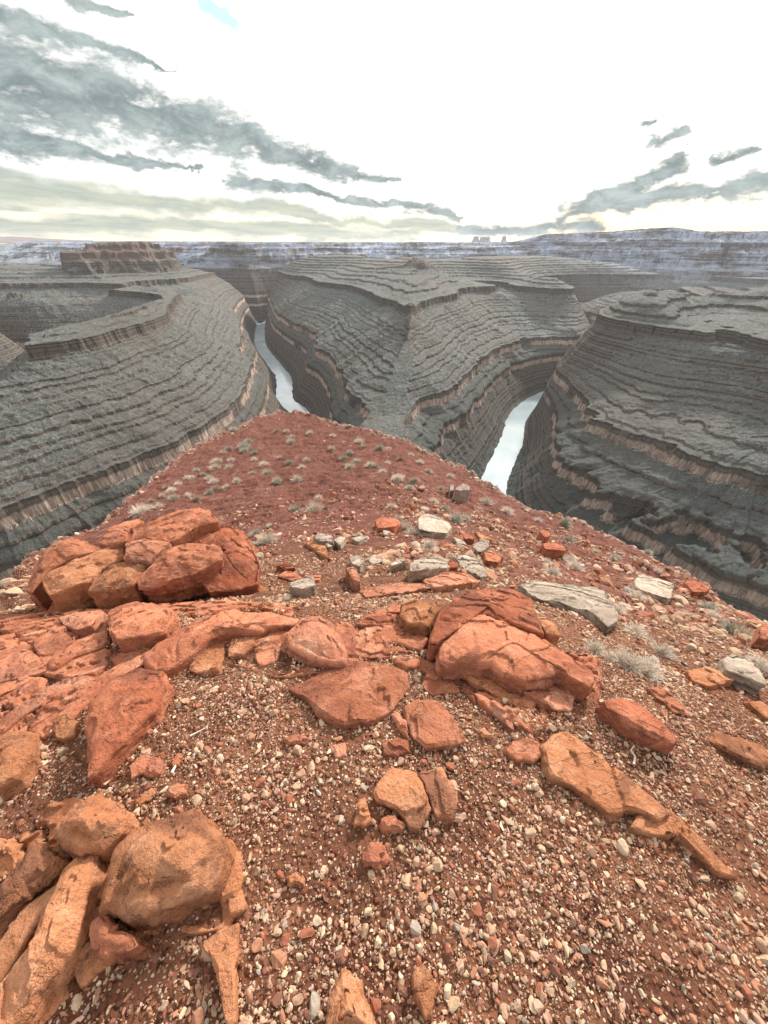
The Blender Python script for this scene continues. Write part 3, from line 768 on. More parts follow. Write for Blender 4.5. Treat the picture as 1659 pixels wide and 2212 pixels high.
def z7(*p): return [(548.6+x*.3307, 1069.8+y*.3307) for x, y in p]
def z3(*p): return [(x/2, 823+y/2) for x, y in p]
def z4(*p): return [(830+x/2, 823+y/2) for x, y in p]
def z5(*p): return [(x/2, 1481+y/2) for x, y in p]
def z6(*p): return [(830+x/2, 1481+y/2) for x, y in p]

# --- the cracked boulder pile, left
PILE = 'blocks of the cracked boulder pile'
def pl(z0, sx, sy, y0=2.6, x0=-1.9): return (sx, sy, z0-sy*y0-sx*x0)
bl = dict(cat='boulder', name='boulder_block', group=PILE, rnd=.05, flare=-.06)
rock('rounded left end block of the cracked boulder pile, above the canyon', z3((108, 900), (150, 780), (210, 715), (300, 666), (360, 680), (425, 715), (390, 742), (300, 775), (172, 842), (160, 880), (140, 915)), 'red', plane=pl(-2.22, .10, .02), deep=.62, dome=.05, **bl)
rock('long left block of the cracked boulder pile with a diagonal crack on its right', z3((168, 842), (300, 777), (425, 722), (528, 706), (532, 755), (480, 785), (432, 812), (390, 860), (300, 890), (200, 925)), 'orange', plane=pl(-2.10, .06, .02), deep=.50, dome=.05, **bl)
rock('narrow upright middle block at the front of the boulder pile', z3((400, 850), (438, 815), (490, 785), (560, 772), (640, 790), (605, 840), (580, 880), (480, 900), (372, 905)), 'orange', plane=pl(-2.08, .03, .03), deep=.46, dome=.03, **bl)
rock('small middle block wedged between the cracks on top of the boulder pile', z3((538, 694), (640, 680), (700, 680), (732, 692), (690, 732), (640, 778), (590, 768), (533, 765), (540, 730)), 'pink', plane=pl(-2.02, .02, .03), deep=.45, dome=.03, **bl)
rock('big smooth front block of the boulder pile overhanging a dark hollow', z3((585, 855), (640, 800), (700, 722), (800, 698), (900, 706), (958, 716), (958, 768), (850, 820), (720, 865), (640, 888), (588, 880)), 'red', plane=pl(-2.02, -.02, .03), deep=.26, dome=.06, und=.12, **bl)
rock('largest rounded block at the right end of the boulder pile', z3((790, 680), (850, 632), (980, 612), (1050, 640), (1095, 715), (1125, 800), (1110, 860), (1000, 890), (900, 900), (850, 850), (960, 790), (972, 712), (880, 695), (800, 698)), 'dred', plane=pl(-2.10, -.08, .06), deep=.42, dome=.07, und=.15, **bl)
rock('back right block on top of the boulder pile nearest the drop', z3((556, 688), (570, 632), (650, 600), (760, 562), (880, 535), (935, 585), (943, 606), (850, 624), (740, 684), (620, 674)), 'red', plane=pl(-2.03, -.02, .02), deep=.55, dome=.04, **bl)
rock('back left wedge block of the boulder pile', z3((422, 698), (470, 632), (600, 590), (618, 600), (560, 640), (545, 690), (482, 713)), 'red', plane=pl(-2.10, .04, .04), deep=.5, dome=.03, **bl)
rock('rough eroded pedestal rock under the right end of the boulder pile', z3((940, 940), (1000, 900), (1110, 870), (1180, 915), (1195, 990), (1100, 1000), (960, 990)), 'orange', plane=pl(-2.42, .0, .0), deep=.35, dome=.02, rnd=.05, cat='stone', name='pedestal_boulder')
rock('dark rock ledge inside the hollow under the boulder pile', z3((560, 935), (700, 920), (760, 950), (900, 960), (930, 985), (800, 1005), (640, 985)), 'dred', plane=pl(-2.52, .0, .0), deep=.3, dome=.02, rnd=.04, name='ledge_boulder')
rock('broad dark base rock under the left half of the boulder pile', z3((120, 925), (200, 900), (420, 890), (580, 900), (590, 945), (400, 985), (220, 1030), (170, 990)), 'dred', plane=pl(-2.50, .05, .0), deep=.4, dome=.0, rnd=.04, name='base_boulder')

# --- slabs and ledges, middle ground left
S = rock
S('broad worn bedrock pavement under the slabs in front of the boulder pile', [(-80, 1330), (60, 1325), (230, 1330), (440, 1315), (600, 1312), (720, 1318), (760, 1345), (790, 1400), (740, 1425), (660, 1440), (600, 1455), (520, 1425), (440, 1410), (350, 1425), (300, 1440), (210, 1500), (120, 1570), (-40, 1660), (-120, 1500)], 'red', h=.015, dome=.0, rnd=.05, flare=.1, under=True, name='bedrock')
S('low bedrock pavement around the huge rounded slab', [(850, 1300), (960, 1290), (1010, 1400), (1100, 1440), (1220, 1445), (1290, 1430), (1310, 1480), (1260, 1560), (1150, 1570), (1050, 1530), (950, 1460), (880, 1440), (800, 1390)], 'red', h=.015, dome=.0, rnd=.05, flare=.1, under=True, name='bedrock')
S('eroded bedrock around the lower left boulders', [(-100, 1900), (60, 1800), (120, 1740), (240, 1700), (290, 1760), (250, 1830), (500, 1850), (545, 1960), (500, 2010), (330, 2030), (240, 2080), (150, 2150), (60, 2260), (-100, 2300)], 'orange', h=.012, dome=.0, rnd=.05, flare=.1, under=True, name='bedrock')
S('flat-topped squared slab lying just in front of the boulder pile', z3((463, 985), (500, 960), (600, 952), (680, 968), (748, 985), (740, 1020), (700, 1060), (600, 1085), (495, 1105), (465, 1070)), 'red', h=.14, dome=.02, rnd=.035)
S('thin wedge slab left of the squared slab at the foot of the boulder pile', z3((245, 1030), (330, 990), (430, 978), (450, 1000), (390, 1050), (310, 1065)), 'pink', h=.09, dome=.02, rnd=.03)
S('low broken slab at the left with gravel on its lower side', z3((140, 1110), (250, 1035), (320, 1080), (300, 1110), (200, 1175), (150, 1170), (130, 1140)), 'red', h=.07)
S('angular slab under the wedge slab, pointing down left', z3((190, 1200), (310, 1110), (445, 1045), (460, 1110), (440, 1130), (300, 1180), (220, 1225), (190, 1220)), 'red', h=.07)
S('rounded slab cut by the left edge of the photo, below the cliff', z3((-60, 1185), (0, 1168), (60, 1145), (130, 1150), (180, 1225), (140, 1243), (40, 1272), (-60, 1290)), 'pink', h=.08)
S('small flat slab at the left edge above the rounded slab', z3((-60, 1100), (0, 1120), (60, 1125), (70, 1142), (0, 1165), (-60, 1180)), 'red', h=.06)
S('narrow slab strip at the left edge under the rounded slab', z3((-50, 1310), (0, 1285), (130, 1257), (140, 1272), (0, 1345), (-50, 1365)), 'red', h=.06)
S('long smooth bedrock strip running down to the left edge', [(-60, 1590), (0, 1545), (60, 1500), (130, 1460), (220, 1418), (224, 1430), (150, 1478), (60, 1530), (0, 1565), (-50, 1620)], 'pink', h=.05, dome=.02)
S('second long bedrock strip reaching up to the broad rock ledge', [(20, 1590), (80, 1555), (160, 1500), (220, 1450), (300, 1395), (335, 1398), (330, 1420), (240, 1460), (190, 1510), (150, 1550), (100, 1580)], 'red', h=.04, dome=.02)
S('dark sloping slab tapering to a point in the gravel, left', [(190, 1522), (230, 1470), (290, 1442), (345, 1442), (362, 1470), (345, 1500), (330, 1530), (270, 1590), (205, 1660), (178, 1685), (185, 1640), (180, 1570)], 'dred', h=.11, dome=.03, rnd=.05)
S('broad rock ledge running across in front of the boulder pile', z3((600, 1190), (640, 1145), (755, 1062), (860, 1010), (1000, 985), (1200, 1003), (1285, 1028), (1245, 1050), (1180, 1045), (1120, 1078), (965, 1085), (900, 1110), (800, 1180), (700, 1235), (640, 1232)), 'red', h=.09, dome=.03, rnd=.06, flare=.1)
S('rounded knob of bedrock with gravel in its hollow', z3((1225, 1090), (1290, 1012), (1380, 1000), (1450, 1050), (1490, 1130), (1500, 1200), (1440, 1212), (1330, 1180), (1240, 1140)), 'pink', h=.10, dome=.06, rnd=.07)
S('tongue of slab between two gravel pockets under the broad ledge', z3((830, 1175), (900, 1115), (965, 1105), (960, 1180), (940, 1240), (850, 1252), (800, 1232)), 'orange', h=.05)
S('short slab with a notched edge below the broad ledge', z3((985, 1110), (1120, 1082), (1180, 1065), (1180, 1082), (1080, 1140), (1040, 1175), (980, 1170)), 'orange', h=.06)
S('slanting slab left of the rounded knob', z3((1090, 1170), (1190, 1070), (1240, 1062), (1230, 1110), (1190, 1180), (1110, 1215)), 'pink', h=.05)
S('large flat diamond-shaped slab in the middle of the gravel', [(617, 1484), (665, 1463), (700, 1440), (740, 1420), (830, 1425), (880, 1445), (882, 1475), (870, 1500), (850, 1530), (800, 1553), (750, 1562), (700, 1545), (660, 1505)], 'red', h=.05, dome=.03, rnd=.06)
# --- middle right
S('huge rounded front slab right of centre', z4((235, 1190), (240, 1100), (270, 1030), (350, 998), (460, 1010), (600, 1060), (750, 1130), (830, 1190), (900, 1235), (925, 1285), (880, 1310), (780, 1255), (700, 1275), (600, 1295), (520, 1260), (470, 1215), (350, 1205), (280, 1212)), 'red', h=.15, dome=.03, rnd=.07)
S('big dark slab leaning behind the huge rounded slab', z4((195, 1100), (230, 990), (300, 930), (430, 900), (560, 895), (640, 940), (660, 1010), (700, 1085), (620, 1060), (450, 1005), (350, 995), (270, 1030), (235, 1100)), 'dred', h=.19, dome=.03, rnd=.05, tilt=(0, .04))
S('small orange slab at the right end of the leaning dark slab', z4((660, 1018), (700, 1020), (750, 1060), (765, 1100), (700, 1090)), 'orange', h=.12, rnd=.04)
S('squared orange block left of the leaning dark slab', z4((70, 1000), (75, 950), (150, 930), (250, 930), (290, 950), (230, 990), (195, 1050), (100, 1035)), 'orange', h=.13, rnd=.05)
S('low rounded pink slab below the layered pale block', z4((165, 850), (230, 828), (360, 835), (420, 860), (340, 875), (220, 880)), 'pink', h=.09)
S('long low pink slab bordering the bare soil', [(775, 1270), (830, 1256), (930, 1255), (935, 1265), (860, 1275), (790, 1282)], 'pink', h=.06)
S('flat slab with a round gravel-filled pit beside it', z4((-60, 1040), (10, 1030), (80, 1052), (180, 1080), (192, 1110), (160, 1150), (60, 1118), (-40, 1120)), 'red', h=.06)
S('small triangular slab left of the squared orange block', z4((-130, 1030), (-20, 975), (55, 985), (60, 1020), (-20, 1040)), 'dred', h=.06)
S('irregular slab below the gravel-filled pit', z4((80, 1185), (170, 1180), (290, 1222), (290, 1270), (335, 1325), (200, 1338), (160, 1290), (180, 1250), (90, 1212)), 'red', h=.05)
S('long curved bedrock rib running down right under the huge slab', z4((290, 1222), (420, 1250), (540, 1310), (625, 1375), (660, 1416), (610, 1410), (540, 1375), (400, 1300)), 'orange', h=.05)
S('mottled pink slab at the lower edge of the huge slab', [(1130, 1482), (1180, 1463), (1225, 1458), (1250, 1490), (1240, 1530), (1200, 1522), (1160, 1502)], 'pink', h=.07)
S('flat pink slab between diamond slab and huge slab', [(700, 1400), (740, 1380), (830, 1390), (850, 1410), (800, 1415), (740, 1412)], 'pink', h=.04)
S('long layered pale limestone slab lying on the red slope', z4((592, 872), (680, 855), (800, 875), (950, 890), (1000, 985), (1008, 1035), (960, 1060), (900, 1000), (760, 950), (640, 915)), 'pale', h=.10, dome=.01, rnd=.02, rough=1.2, name='pale_flat_stone')
S('second layered pale slab, farther up right near the rim', z4((1080, 850), (1130, 830), (1250, 870), (1252, 930), (1200, 920), (1100, 880)), 'pale', h=.2, dome=.02, rnd=.03, rough=1.3, name='pale_flat_stone')
S('blocky pale limestone boulder with dark layers and a tuft behind it', z4((108, 790), (150, 760), (270, 765), (277, 800), (190, 812), (112, 815)), 'pale', h=.19, dome=.01, rnd=.03, rough=1.2, cat='boulder', name='limestone_boulder')
S('rounded whitish boulder standing among shrubs, centre right', z4((145, 595), (190, 560), (250, 578), (295, 625), (270, 640), (200, 632), (150, 622)), 'pale', h=.28, dome=.05, rnd=.08, cat='boulder', name='limestone_boulder')
S('cube-like dark red boulder on the mid slope', z4((680, 702), (740, 690), (787, 715), (783, 732), (700, 722)), 'dred', h=.32, dome=.03, rnd=.04, cat='boulder', name='cube_boulder')
S('white jagged slab near the right edge', z4((1465, 1200), (1520, 1170), (1600, 1220), (1658, 1310), (1580, 1278), (1482, 1240)), 'pale', h=.12, rnd=.03, rough=1.2, name='pale_flat_stone')
S('grey upright boulder alone on the far red slope', z4((305, 462), (340, 440), (370, 447), (370, 470), (330, 470)), 'grey', h=.60, dome=.06, rnd=.10, cat='boulder', name='grey_boulder')
S('small grey boulder touching the lone upright one', z4((283, 450), (296, 442), (303, 452), (300, 468), (285, 466)), 'grey', h=.45, dome=.03, rnd=.06, cat='boulder', name='grey_boulder')
S('red boulder behind the rounded whitish one', z4((-40, 600), (0, 578), (40, 585), (75, 610), (40, 622), (-30, 622)), 'dred', h=.25, dome=.05, rnd=.07, cat='boulder', name='red_boulder')
S('small tilted dark red block on the mid slope above the cube-like boulder', z4((670, 648), (700, 640), (720, 662), (700, 668)), 'dred', h=.3, rnd=.04, cat='boulder', name='red_boulder')
S('flat orange slab by the right edge above the white jagged slab', z4((1310, 1240), (1400, 1225), (1500, 1270), (1520, 1290), (1420, 1308), (1350, 1282)), 'orange', h=.06)

S('low red slab at the near edge of the bare soil basin', z7((650, 820), (750, 745), (850, 715), (940, 745), (948, 800), (860, 835), (700, 835)), 'red', h=.06)
S('smooth slab right of the hollow under the boulder pile, by the bare soil', z7((-60, 750), (150, 755), (290, 775), (240, 830), (150, 850), (-60, 840)), 'pink', h=.05)
S('rounded slab above a gravel pocket, left of the gravel-filled pit', z7((640, 920), (700, 850), (800, 830), (900, 850), (920, 920), (870, 970), (760, 1000), (650, 970)), 'pink', h=.06)
S('slab strip between the squared orange block and the gravel-filled pit', z7((845, 805), (950, 818), (1050, 850), (1140, 880), (1140, 930), (1060, 930), (950, 930), (910, 870)), 'red', h=.06)
S('whitish block lying alone on the bare soil right of the boulder pile', z7((232, 565), (300, 542), (388, 535), (395, 575), (300, 592), (240, 590)), 'pale', h=.12, rnd=.03, name='limestone_block')
S('thin red plate behind the lone whitish block', z7((150, 512), (200, 480), (270, 490), (312, 522), (240, 540)), 'red', h=.07, rnd=.015)
S('red shard just right of the plate behind the whitish block', z7((330, 520), (440, 510), (425, 542), (380, 550)), 'red', h=.06, rnd=.015)
S('small red slab tipped up above the thin red plate', z7((140, 452), (200, 430), (275, 460), (200, 478)), 'dred', h=.10, rnd=.015, tilt=(.1, .2))
S('rounded pink boulder at the far left corner of the shaded basin', z7((592, 458), (640, 450), (690, 515), (690, 540), (640, 530)), 'pink', h=.16, cat='boulder', name='boulder')
S('tan boulder behind the rounded pink one', z7((620, 402), (690, 385), (722, 420), (690, 455), (640, 442)), 'pale', h=.12, rnd=.03, cat='boulder', name='limestone_boulder')
S('flat white shard left of the layered pale block', z7((735, 408), (790, 395), (850, 420), (770, 436)), 'pale', h=.06, rnd=.01, name='pale_flat_stone')
S('pale wedge leaning toward the layered pale block', z7((888, 455), (975, 405), (992, 430), (900, 472)), 'pale', h=.1, rnd=.01, tilt=(.2, .1), name='pale_flat_stone')
S('knobbly tan ledge right of the layered pale block', z7((1290, 392), (1350, 375), (1480, 430), (1530, 500), (1480, 515), (1380, 460)), 'pale', h=.12, rough=1.6, name='pale_flat_stone')
S('red block at the upper right of the knobbly tan ledge', z7((1500, 362), (1570, 350), (1632, 390), (1600, 425), (1520, 410)), 'red', h=.15, rnd=.03)
S('dark red cube wedged beside the layered pale block', z7((1270, 432), (1310, 420), (1335, 445), (1330, 470), (1270, 465)), 'dred', h=.14, rnd=.02)
S('pale slab leaning below the rounded whitish boulder', z7((1297, 268), (1350, 280), (1392, 320), (1330, 312)), 'pale', h=.1, rnd=.02, tilt=(.1, .2), name='pale_flat_stone')
S('dark red wedge right of the rounded whitish boulder', z7((1340, 238), (1420, 255), (1442, 290), (1380, 288)), 'dred', h=.16, rnd=.02, tilt=(.1, .2))
S('thin orange plate right of the dark red wedge', z7((1440, 232), (1500, 255), (1562, 295), (1480, 282)), 'orange', h=.1, rnd=.015)
S('small greyish boulder below the thin orange plate', z7((1430, 322), (1490, 290), (1540, 330), (1480, 348)), 'grey', h=.14, rnd=.03, cat='boulder', name='grey_boulder')
S('tan boulder with a dark left side on the slope above the basin', z7((385, 275), (440, 242), (500, 250), (522, 288), (430, 290)), 'grey', h=.2, rnd=.04, cat='boulder', name='grey_boulder')
S('small pale block just below the dark-sided tan boulder', z7((452, 302), (490, 300), (510, 322), (480, 330)), 'pale', h=.12, rnd=.02, name='limestone_block')
S('upright pale stone right of the dark-sided tan boulder', z7((520, 287), (570, 255), (597, 275), (560, 308)), 'pale', h=.16, rnd=.02, name='limestone_block')
S('smooth orange mound of rock on the slope left of the basin', z7((330, 300), (400, 285), (470, 330), (505, 400), (450, 385), (370, 330)), 'orange', h=.1, rnd=.05)
S('low pale ledge on the slope behind the basin', z7((632, 278), (730, 250), (742, 272), (680, 298)), 'pale', h=.1, rnd=.02, name='pale_flat_stone')
S('small white slab in front of the red boulder on the mid slope', z7((825, 207), (860, 205), (896, 235), (850, 245)), 'pale', h=.1, rnd=.02, name='pale_flat_stone')
S('red corner block at the right edge of the nose beside the drop', [(1645, 1352), (1662, 1345), (1690, 1350), (1690, 1375), (1650, 1372)], 'red', h=.2, rnd=.03)
S('pointed end slab at the tip of the right-hand rim', [(1480, 1255), (1510, 1250), (1534, 1262), (1530, 1275), (1500, 1275)], 'dred', h=.2, rnd=.03)
# --- foreground right
S('smooth oval slab between gravel patches, centre', z6((90, 80), (130, 45), (220, 45), (280, 90), (330, 180), (360, 235), (280, 250), (180, 262), (120, 210), (98, 140)), 'red', h=.05, dome=.03, rnd=.05)
S('thick loose red plate raised off the gravel, right', z6((950, 62), (1000, 50), (1100, 70), (1200, 150), (1278, 235), (1250, 250), (1130, 205), (1010, 130), (965, 95)), 'dred', h=.10, dome=.01, rnd=.02, scar=True)
S('small rounded slab at the top of the long slanting rib', z6((525, 270), (560, 225), (620, 205), (680, 235), (700, 290), (640, 318), (580, 318)), 'red', h=.04)
S('long slanting bedrock rib descending right through the gravel', z6((690, 245), (740, 195), (800, 180), (870, 230), (960, 300), (1060, 380), (1200, 490), (1250, 540), (1190, 570), (1110, 535), (980, 545), (900, 480), (830, 420), (730, 380), (700, 320)), 'orange', h=.07, dome=.03, rnd=.06)
S('tapering lower end of the slanting rib, pointing to the corner', z6((1070, 610), (1090, 555), (1180, 520), (1240, 520), (1300, 570), (1400, 680), (1500, 780), (1535, 818), (1450, 800), (1370, 720), (1290, 645), (1180, 638)), 'orange', h=.05, dome=.02, rnd=.05)
S('left half of the split orange stone in the centre gravel', [(802, 1705), (830, 1665), (850, 1650), (897, 1663), (912, 1690), (935, 1745), (905, 1785), (885, 1782), (855, 1745), (810, 1725)], 'orange', h=.06, dome=.03, rnd=.04, name='split_stone')
S('right half of the split orange stone in the centre gravel', [(900, 1661), (955, 1650), (975, 1690), (995, 1722), (980, 1765), (942, 1763), (918, 1690)], 'orange', h=.055, dome=.03, rnd=.04, name='split_stone')
S('small red stone touching the lower left of the split stone', z6((-20, 575), (0, 558), (50, 550), (90, 585), (80, 612), (0, 618)), 'red', h=.05, rnd=.03)
S('pale orange slab cut by the right edge', z6((1420, 215), (1440, 185), (1500, 195), (1659, 245), (1700, 300), (1659, 345), (1560, 308), (1480, 258)), 'orange', h=.06)
S('narrow red slab high at the right among scattered plates', z6((1150, 0), (1200, -10), (1260, 30), (1330, 90), (1340, 118), (1270, 100), (1190, 40)), 'red', h=.05)
S('thin partly buried slab above the oval slab', z6((380, 12), (430, 35), (500, 80), (560, 140), (570, 188), (500, 130), (420, 65)), 'pink', h=.04)
S('upright eroded orange stub at the bottom, right of centre', z6((125, 1262), (140, 1210), (170, 1190), (205, 1225), (228, 1300), (215, 1430), (180, 1450), (145, 1350)), 'orange', h=.06, dome=.02, rnd=.03)
S('small half-buried orange stone beside the oval slab', z6((390, 172), (440, 180), (480, 218), (430, 222)), 'orange', h=.03, rnd=.02)
S('orange slab at the right edge beyond the thick loose plate', z6((1580, 62), (1640, 55), (1720, 120), (1660, 130)), 'orange', h=.05)
S('low knob in the gravel left of the centre line', [(780, 1840), (800, 1812), (835, 1825), (845, 1855), (820, 1872), (785, 1868)], 'red', h=.04, rnd=.03)
S('fragment of red slab left of the oval slab', z6((30, 110), (60, 95), (100, 150), (105, 220), (80, 200), (50, 150)), 'red', h=.04, rnd=.02)
S('dark red slab piece in gravel above the split stone', z6((-10, 240), (60, 215), (105, 230), (110, 275), (60, 300), (0, 290)), 'dred', h=.03, rnd=.03)
# --- foreground left
S('big brown-stained boulder in the lower left foreground', z5((392, 985), (408, 900), (425, 830), (470, 700), (560, 610), (680, 550), (820, 522), (890, 560), (955, 620), (975, 690), (940, 800), (900, 880), (790, 900), (700, 950), (590, 1000), (520, 1010), (440, 960)), 'orange', h=.15, dome=.07, rnd=.09, cat='boulder', name='boulder')
S('pointed light orange flank stone on the right of the big stained boulder', z5((960, 680), (990, 650), (1030, 740), (1045, 830), (1010, 900), (950, 930), (930, 850)), 'orange', h=.05, rnd=.05)
S('rough boulder with dark patches at the upper left of the big stained boulder', z5((210, 612), (280, 525), (370, 455), (450, 462), (520, 520), (545, 570), (530, 620), (470, 680), (430, 712), (320, 718), (245, 690)), 'orange', h=.13, dome=.06, rnd=.07, cat='boulder', name='boulder')
S('long smooth tongue of bedrock running to the bottom left corner', z5((255, 800), (330, 728), (425, 722), (408, 820), (380, 900), (350, 1020), (320, 1130), (240, 1240), (150, 1350), (80, 1480), (-60, 1560), (-60, 1350), (60, 1200), (110, 1110), (170, 1000), (250, 930)), 'orange', h=.09, dome=.05, rnd=.06)
S('second bedrock rib left of the long tongue', z5((-60, 1130), (0, 1040), (50, 960), (160, 880), (240, 825), (240, 905), (160, 990), (80, 1100), (0, 1240), (-60, 1320)), 'orange', h=.08, dome=.04, rnd=.05)
S('broken flaky ledge at the left edge above the second rib', z5((-60, 930), (0, 860), (70, 770), (150, 660), (200, 690), (260, 742), (235, 790), (130, 870), (40, 955), (-50, 1040)), 'orange', h=.09, dome=.03, rnd=.03, rough=1.5)
S('jagged broken stone below the big stained boulder', z5((388, 1010), (438, 980), (485, 1012), (500, 1048), (575, 1080), (598, 1125), (560, 1150), (430, 1160), (385, 1110), (380, 1060)), 'red', h=.10, dome=.02, rnd=.02, rough=1.5)
S('upright knife-shaped orange rock at the bottom, left of centre', z5((850, 1112), (950, 1022), (1015, 1010), (1012, 1100), (1003, 1300), (1000, 1480), (962, 1480), (932, 1310), (902, 1170)), 'orange', h=.08, dome=.03, rnd=.03)
S('pointed orange rock rising at the bottom edge near the centre', z5((1395, 1520), (1420, 1340), (1480, 1240), (1505, 1230), (1560, 1300), (1610, 1430), (1640, 1520)), 'orange', h=.10, dome=.05, rnd=.05)
S('greyish-topped curved stone in the left gravel', z5((550, 335), (600, 282), (680, 300), (705, 330), (680, 368), (640, 378), (600, 362), (556, 388)), 'pink', h=.05, dome=.02, rnd=.02)
S('round reddish stone below the greyish-topped stone', z5((705, 440), (740, 405), (785, 410), (790, 450), (750, 480), (715, 470)), 'pink', h=.05, dome=.02, rnd=.03)
S('small oval brown stone beside a bleached stick', z5((730, 312), (760, 275), (775, 290), (762, 330), (737, 335)), 'red', h=.04, rnd=.02)
S('triangular orange shard standing in the gravel', z5((1525, 590), (1550, 480), (1575, 470), (1605, 570), (1585, 588)), 'orange', h=.06, dome=.01, rnd=.015)
S('rounded layered outcrop at the left edge above the foreground boulders', z5((-60, 220), (0, 200), (60, 180), (130, 190), (125, 280), (100, 330), (60, 388), (-50, 450)), 'orange', h=.10, dome=.04, rnd=.05)
S('flat stone in the soil above the big stained boulder', z5((570, 490), (640, 430), (665, 440), (640, 478), (590, 508)), 'orange', h=.03, rnd=.02)
S('small pointed stone in the gravel right of the big stained boulder', z5((1230, 820), (1260, 795), (1310, 805), (1305, 850), (1240, 860)), 'orange', h=.04, rnd=.02)
S('rough crumbly orange lump at the left edge', z5((-60, 640), (0, 655), (40, 655), (80, 720), (40, 800), (-60, 830)), 'orange', h=.05, rough=1.8, rnd=.03)
S('flat pinkish stone in gravel under the diamond slab', z5((1220, 230), (1280, 205), (1340, 225), (1320, 250), (1240, 250)), 'pink', h=.02, rnd=.02)
S('small pink slab below and right of the diamond slab', z5((1420, 250), (1490, 235), (1500, 290), (1450, 308)), 'pink', h=.03, rnd=.02)
S('block at the foot of the second bedrock strip, left', z5((210, 200), (220, 125), (260, 100), (312, 130), (300, 188), (250, 215)), 'orange', h=.07, rnd=.03)
S('slab fragment along the lower right side of the dark sloping slab', z5((520, 232), (560, 170), (595, 138), (640, 120), (640, 185), (560, 232)), 'red', h=.05, rnd=.02)
print('rocks', rock_count, time.time()-_t0)

# ------------------------------------------------------------------ loose stones
def ico(sub):
    bm = bmesh.new(); bmesh.ops.create_icosphere(bm, subdivisions=sub, radius=1)
    v = np.array([x.co[:] for x in bm.verts]); f = np.array([[w.index for w in p.verts] for p in bm.faces]); bm.free(); return v, f
IC1, IF1 = ico(1); IC2, IF2 = ico(2)
def stone_variant(sub, k, flat):
    v, f = (IC2, IF2) if sub == 2 else (IC1, IF1)
    r = np.random.default_rng(900+k+50*sub)
    v = v.copy()
    for _ in range(9):
        n = r.normal(size=3); n /= np.linalg.norm(n); h = r.uniform(.30, .75)
        dd = v@n-h; v = v-np.outer(np.maximum(dd, 0), n)
    v *= np.array([1, r.uniform(.55, .95), r.uniform(.35, .6) if flat else r.uniform(.5, .85)])
    v += r.normal(size=v.shape)*.02
    return v, f
def stone_material():
    m = Mat('loose_stone', .9, .15)
    c = m.attr('tint')
    p = m.geo.outputs['Position']
    fi = m.noise(70, 4, .7, vec=p)
    col = m.mix(m.ss(fi, .55, .75, 0, .5), c, (0.56, 0.42, 0.29))
    col = m.mix(m.ss(fi, .45, .28, 0, .5), col, (0.15, 0.07, 0.05))
    return m.done(col, m.bump(fi, .5, .006))
M_STONE = stone_material()
TINTS = np.array([(0.46, 0.345, 0.235), (0.38, 0.262, 0.165), (0.36, 0.215, 0.14), (0.31, 0.145, 0.085), (0.24, 0.088, 0.05), (0.30, 0.25, 0.20), (0.17, 0.075, 0.05), (0.40, 0.245, 0.17)])
TNAMES = ['pale cream', 'beige', 'pinkish tan', 'rusty red', 'dark red', 'grey', 'dark brown', 'pink']
def rotm(r, n, tiltmax):
    a = r.uniform(0, 2*math.pi, n); b = r.normal(0, tiltmax, n); c = r.normal(0, tiltmax, n)
    ca, sa, cb, sb, cc, s_ = np.cos(a), np.sin(a), np.cos(b), np.sin(b), np.cos(c), np.sin(c)
    Rz = np.zeros((n, 3, 3)); Rz[:, 0, 0] = ca; Rz[:, 0, 1] = -sa; Rz[:, 1, 0] = sa; Rz[:, 1, 1] = ca; Rz[:, 2, 2] = 1
    Rx = np.zeros((n, 3, 3)); Rx[:, 0, 0] = 1; Rx[:, 1, 1] = cb; Rx[:, 1, 2] = -sb; Rx[:, 2, 1] = sb; Rx[:, 2, 2] = cb
    Ry = np.zeros((n, 3, 3)); Ry[:, 1, 1] = 1; Ry[:, 0, 0] = cc; Ry[:, 0, 2] = s_; Ry[:, 2, 0] = -s_; Ry[:, 2, 2] = cc
    return Rz@Rx@Ry
def scatter(n, rmin, rmax, azmax, med, sig, smax, seed, p, keep):
    """points over a wedge of ground (uniform per area), radius, tint"""
    r = np.random.default_rng(seed)
    R = np.sqrt(r.uniform(rmin**2, rmax**2, n)); A = np.radians(r.uniform(-azmax, azmax, n))
    X = R*np.sin(A); Y = R*np.cos(A)
    ok = (R < rim_r(A)*.985) & keep(X, Y, r)
    X, Y = X[ok], Y[ok]
    hit = np.zeros(len(X), bool)
    for P in ROCK_POLYS:
        c_ = P.mean(0); P = c_+(P-c_)*(.93+.04*min(1, np.ptp(P[:, 0])))
        bb = (X > P[:, 0].min()) & (X < P[:, 0].max()) & (Y > P[:, 1].min()) & (Y < P[:, 1].max())
        if bb.any(): hit[bb] |= in_poly(X[bb], Y[bb], P)
    X, Y = X[~hit], Y[~hit]
    pave = np.zeros(len(X), bool)
    for P in PAVE_POLYS: pave |= in_poly(X, Y, P)
    k2 = ~pave | (fbm(X/.45, Y/.45, 3, .5, 401) > .08); X, Y = X[k2], Y[k2]
    S = np.minimum(med*np.exp(r.normal(0, sig, len(X))), smax)
    T = r.choice(len(TINTS), len(X), p=np.array(p)/np.sum(p))
    return X, Y, S, T
def bare(X, Y, r):
    basin = np.exp(-(((X-.1)/1.2)**2+((Y-2.65)/.5)**2))
    return (r.uniform(0, 1, len(X)) > basin) & (r.uniform(0, 1, len(X)) < np.clip(.66+1.7*fbm(X/.5, Y/.5, 3, .55, 301), .08, 1))
def patchy(X, Y, r):
    basin = np.exp(-(((X-.2)/1.1)**2+((Y-2.75)/.55)**2))
    return (r.uniform(0, 1, len(X)) > basin) & (r.uniform(0, 1, len(X)) < np.clip(.42+1.6*fbm(X/2.2, Y/2.2, 3, .6, 305)+.25*sstep(X, 0, 3), .03, 1)*np.interp(Y-.4*X, [2, 7, 11, 16], [1, 1, .5, .2]))
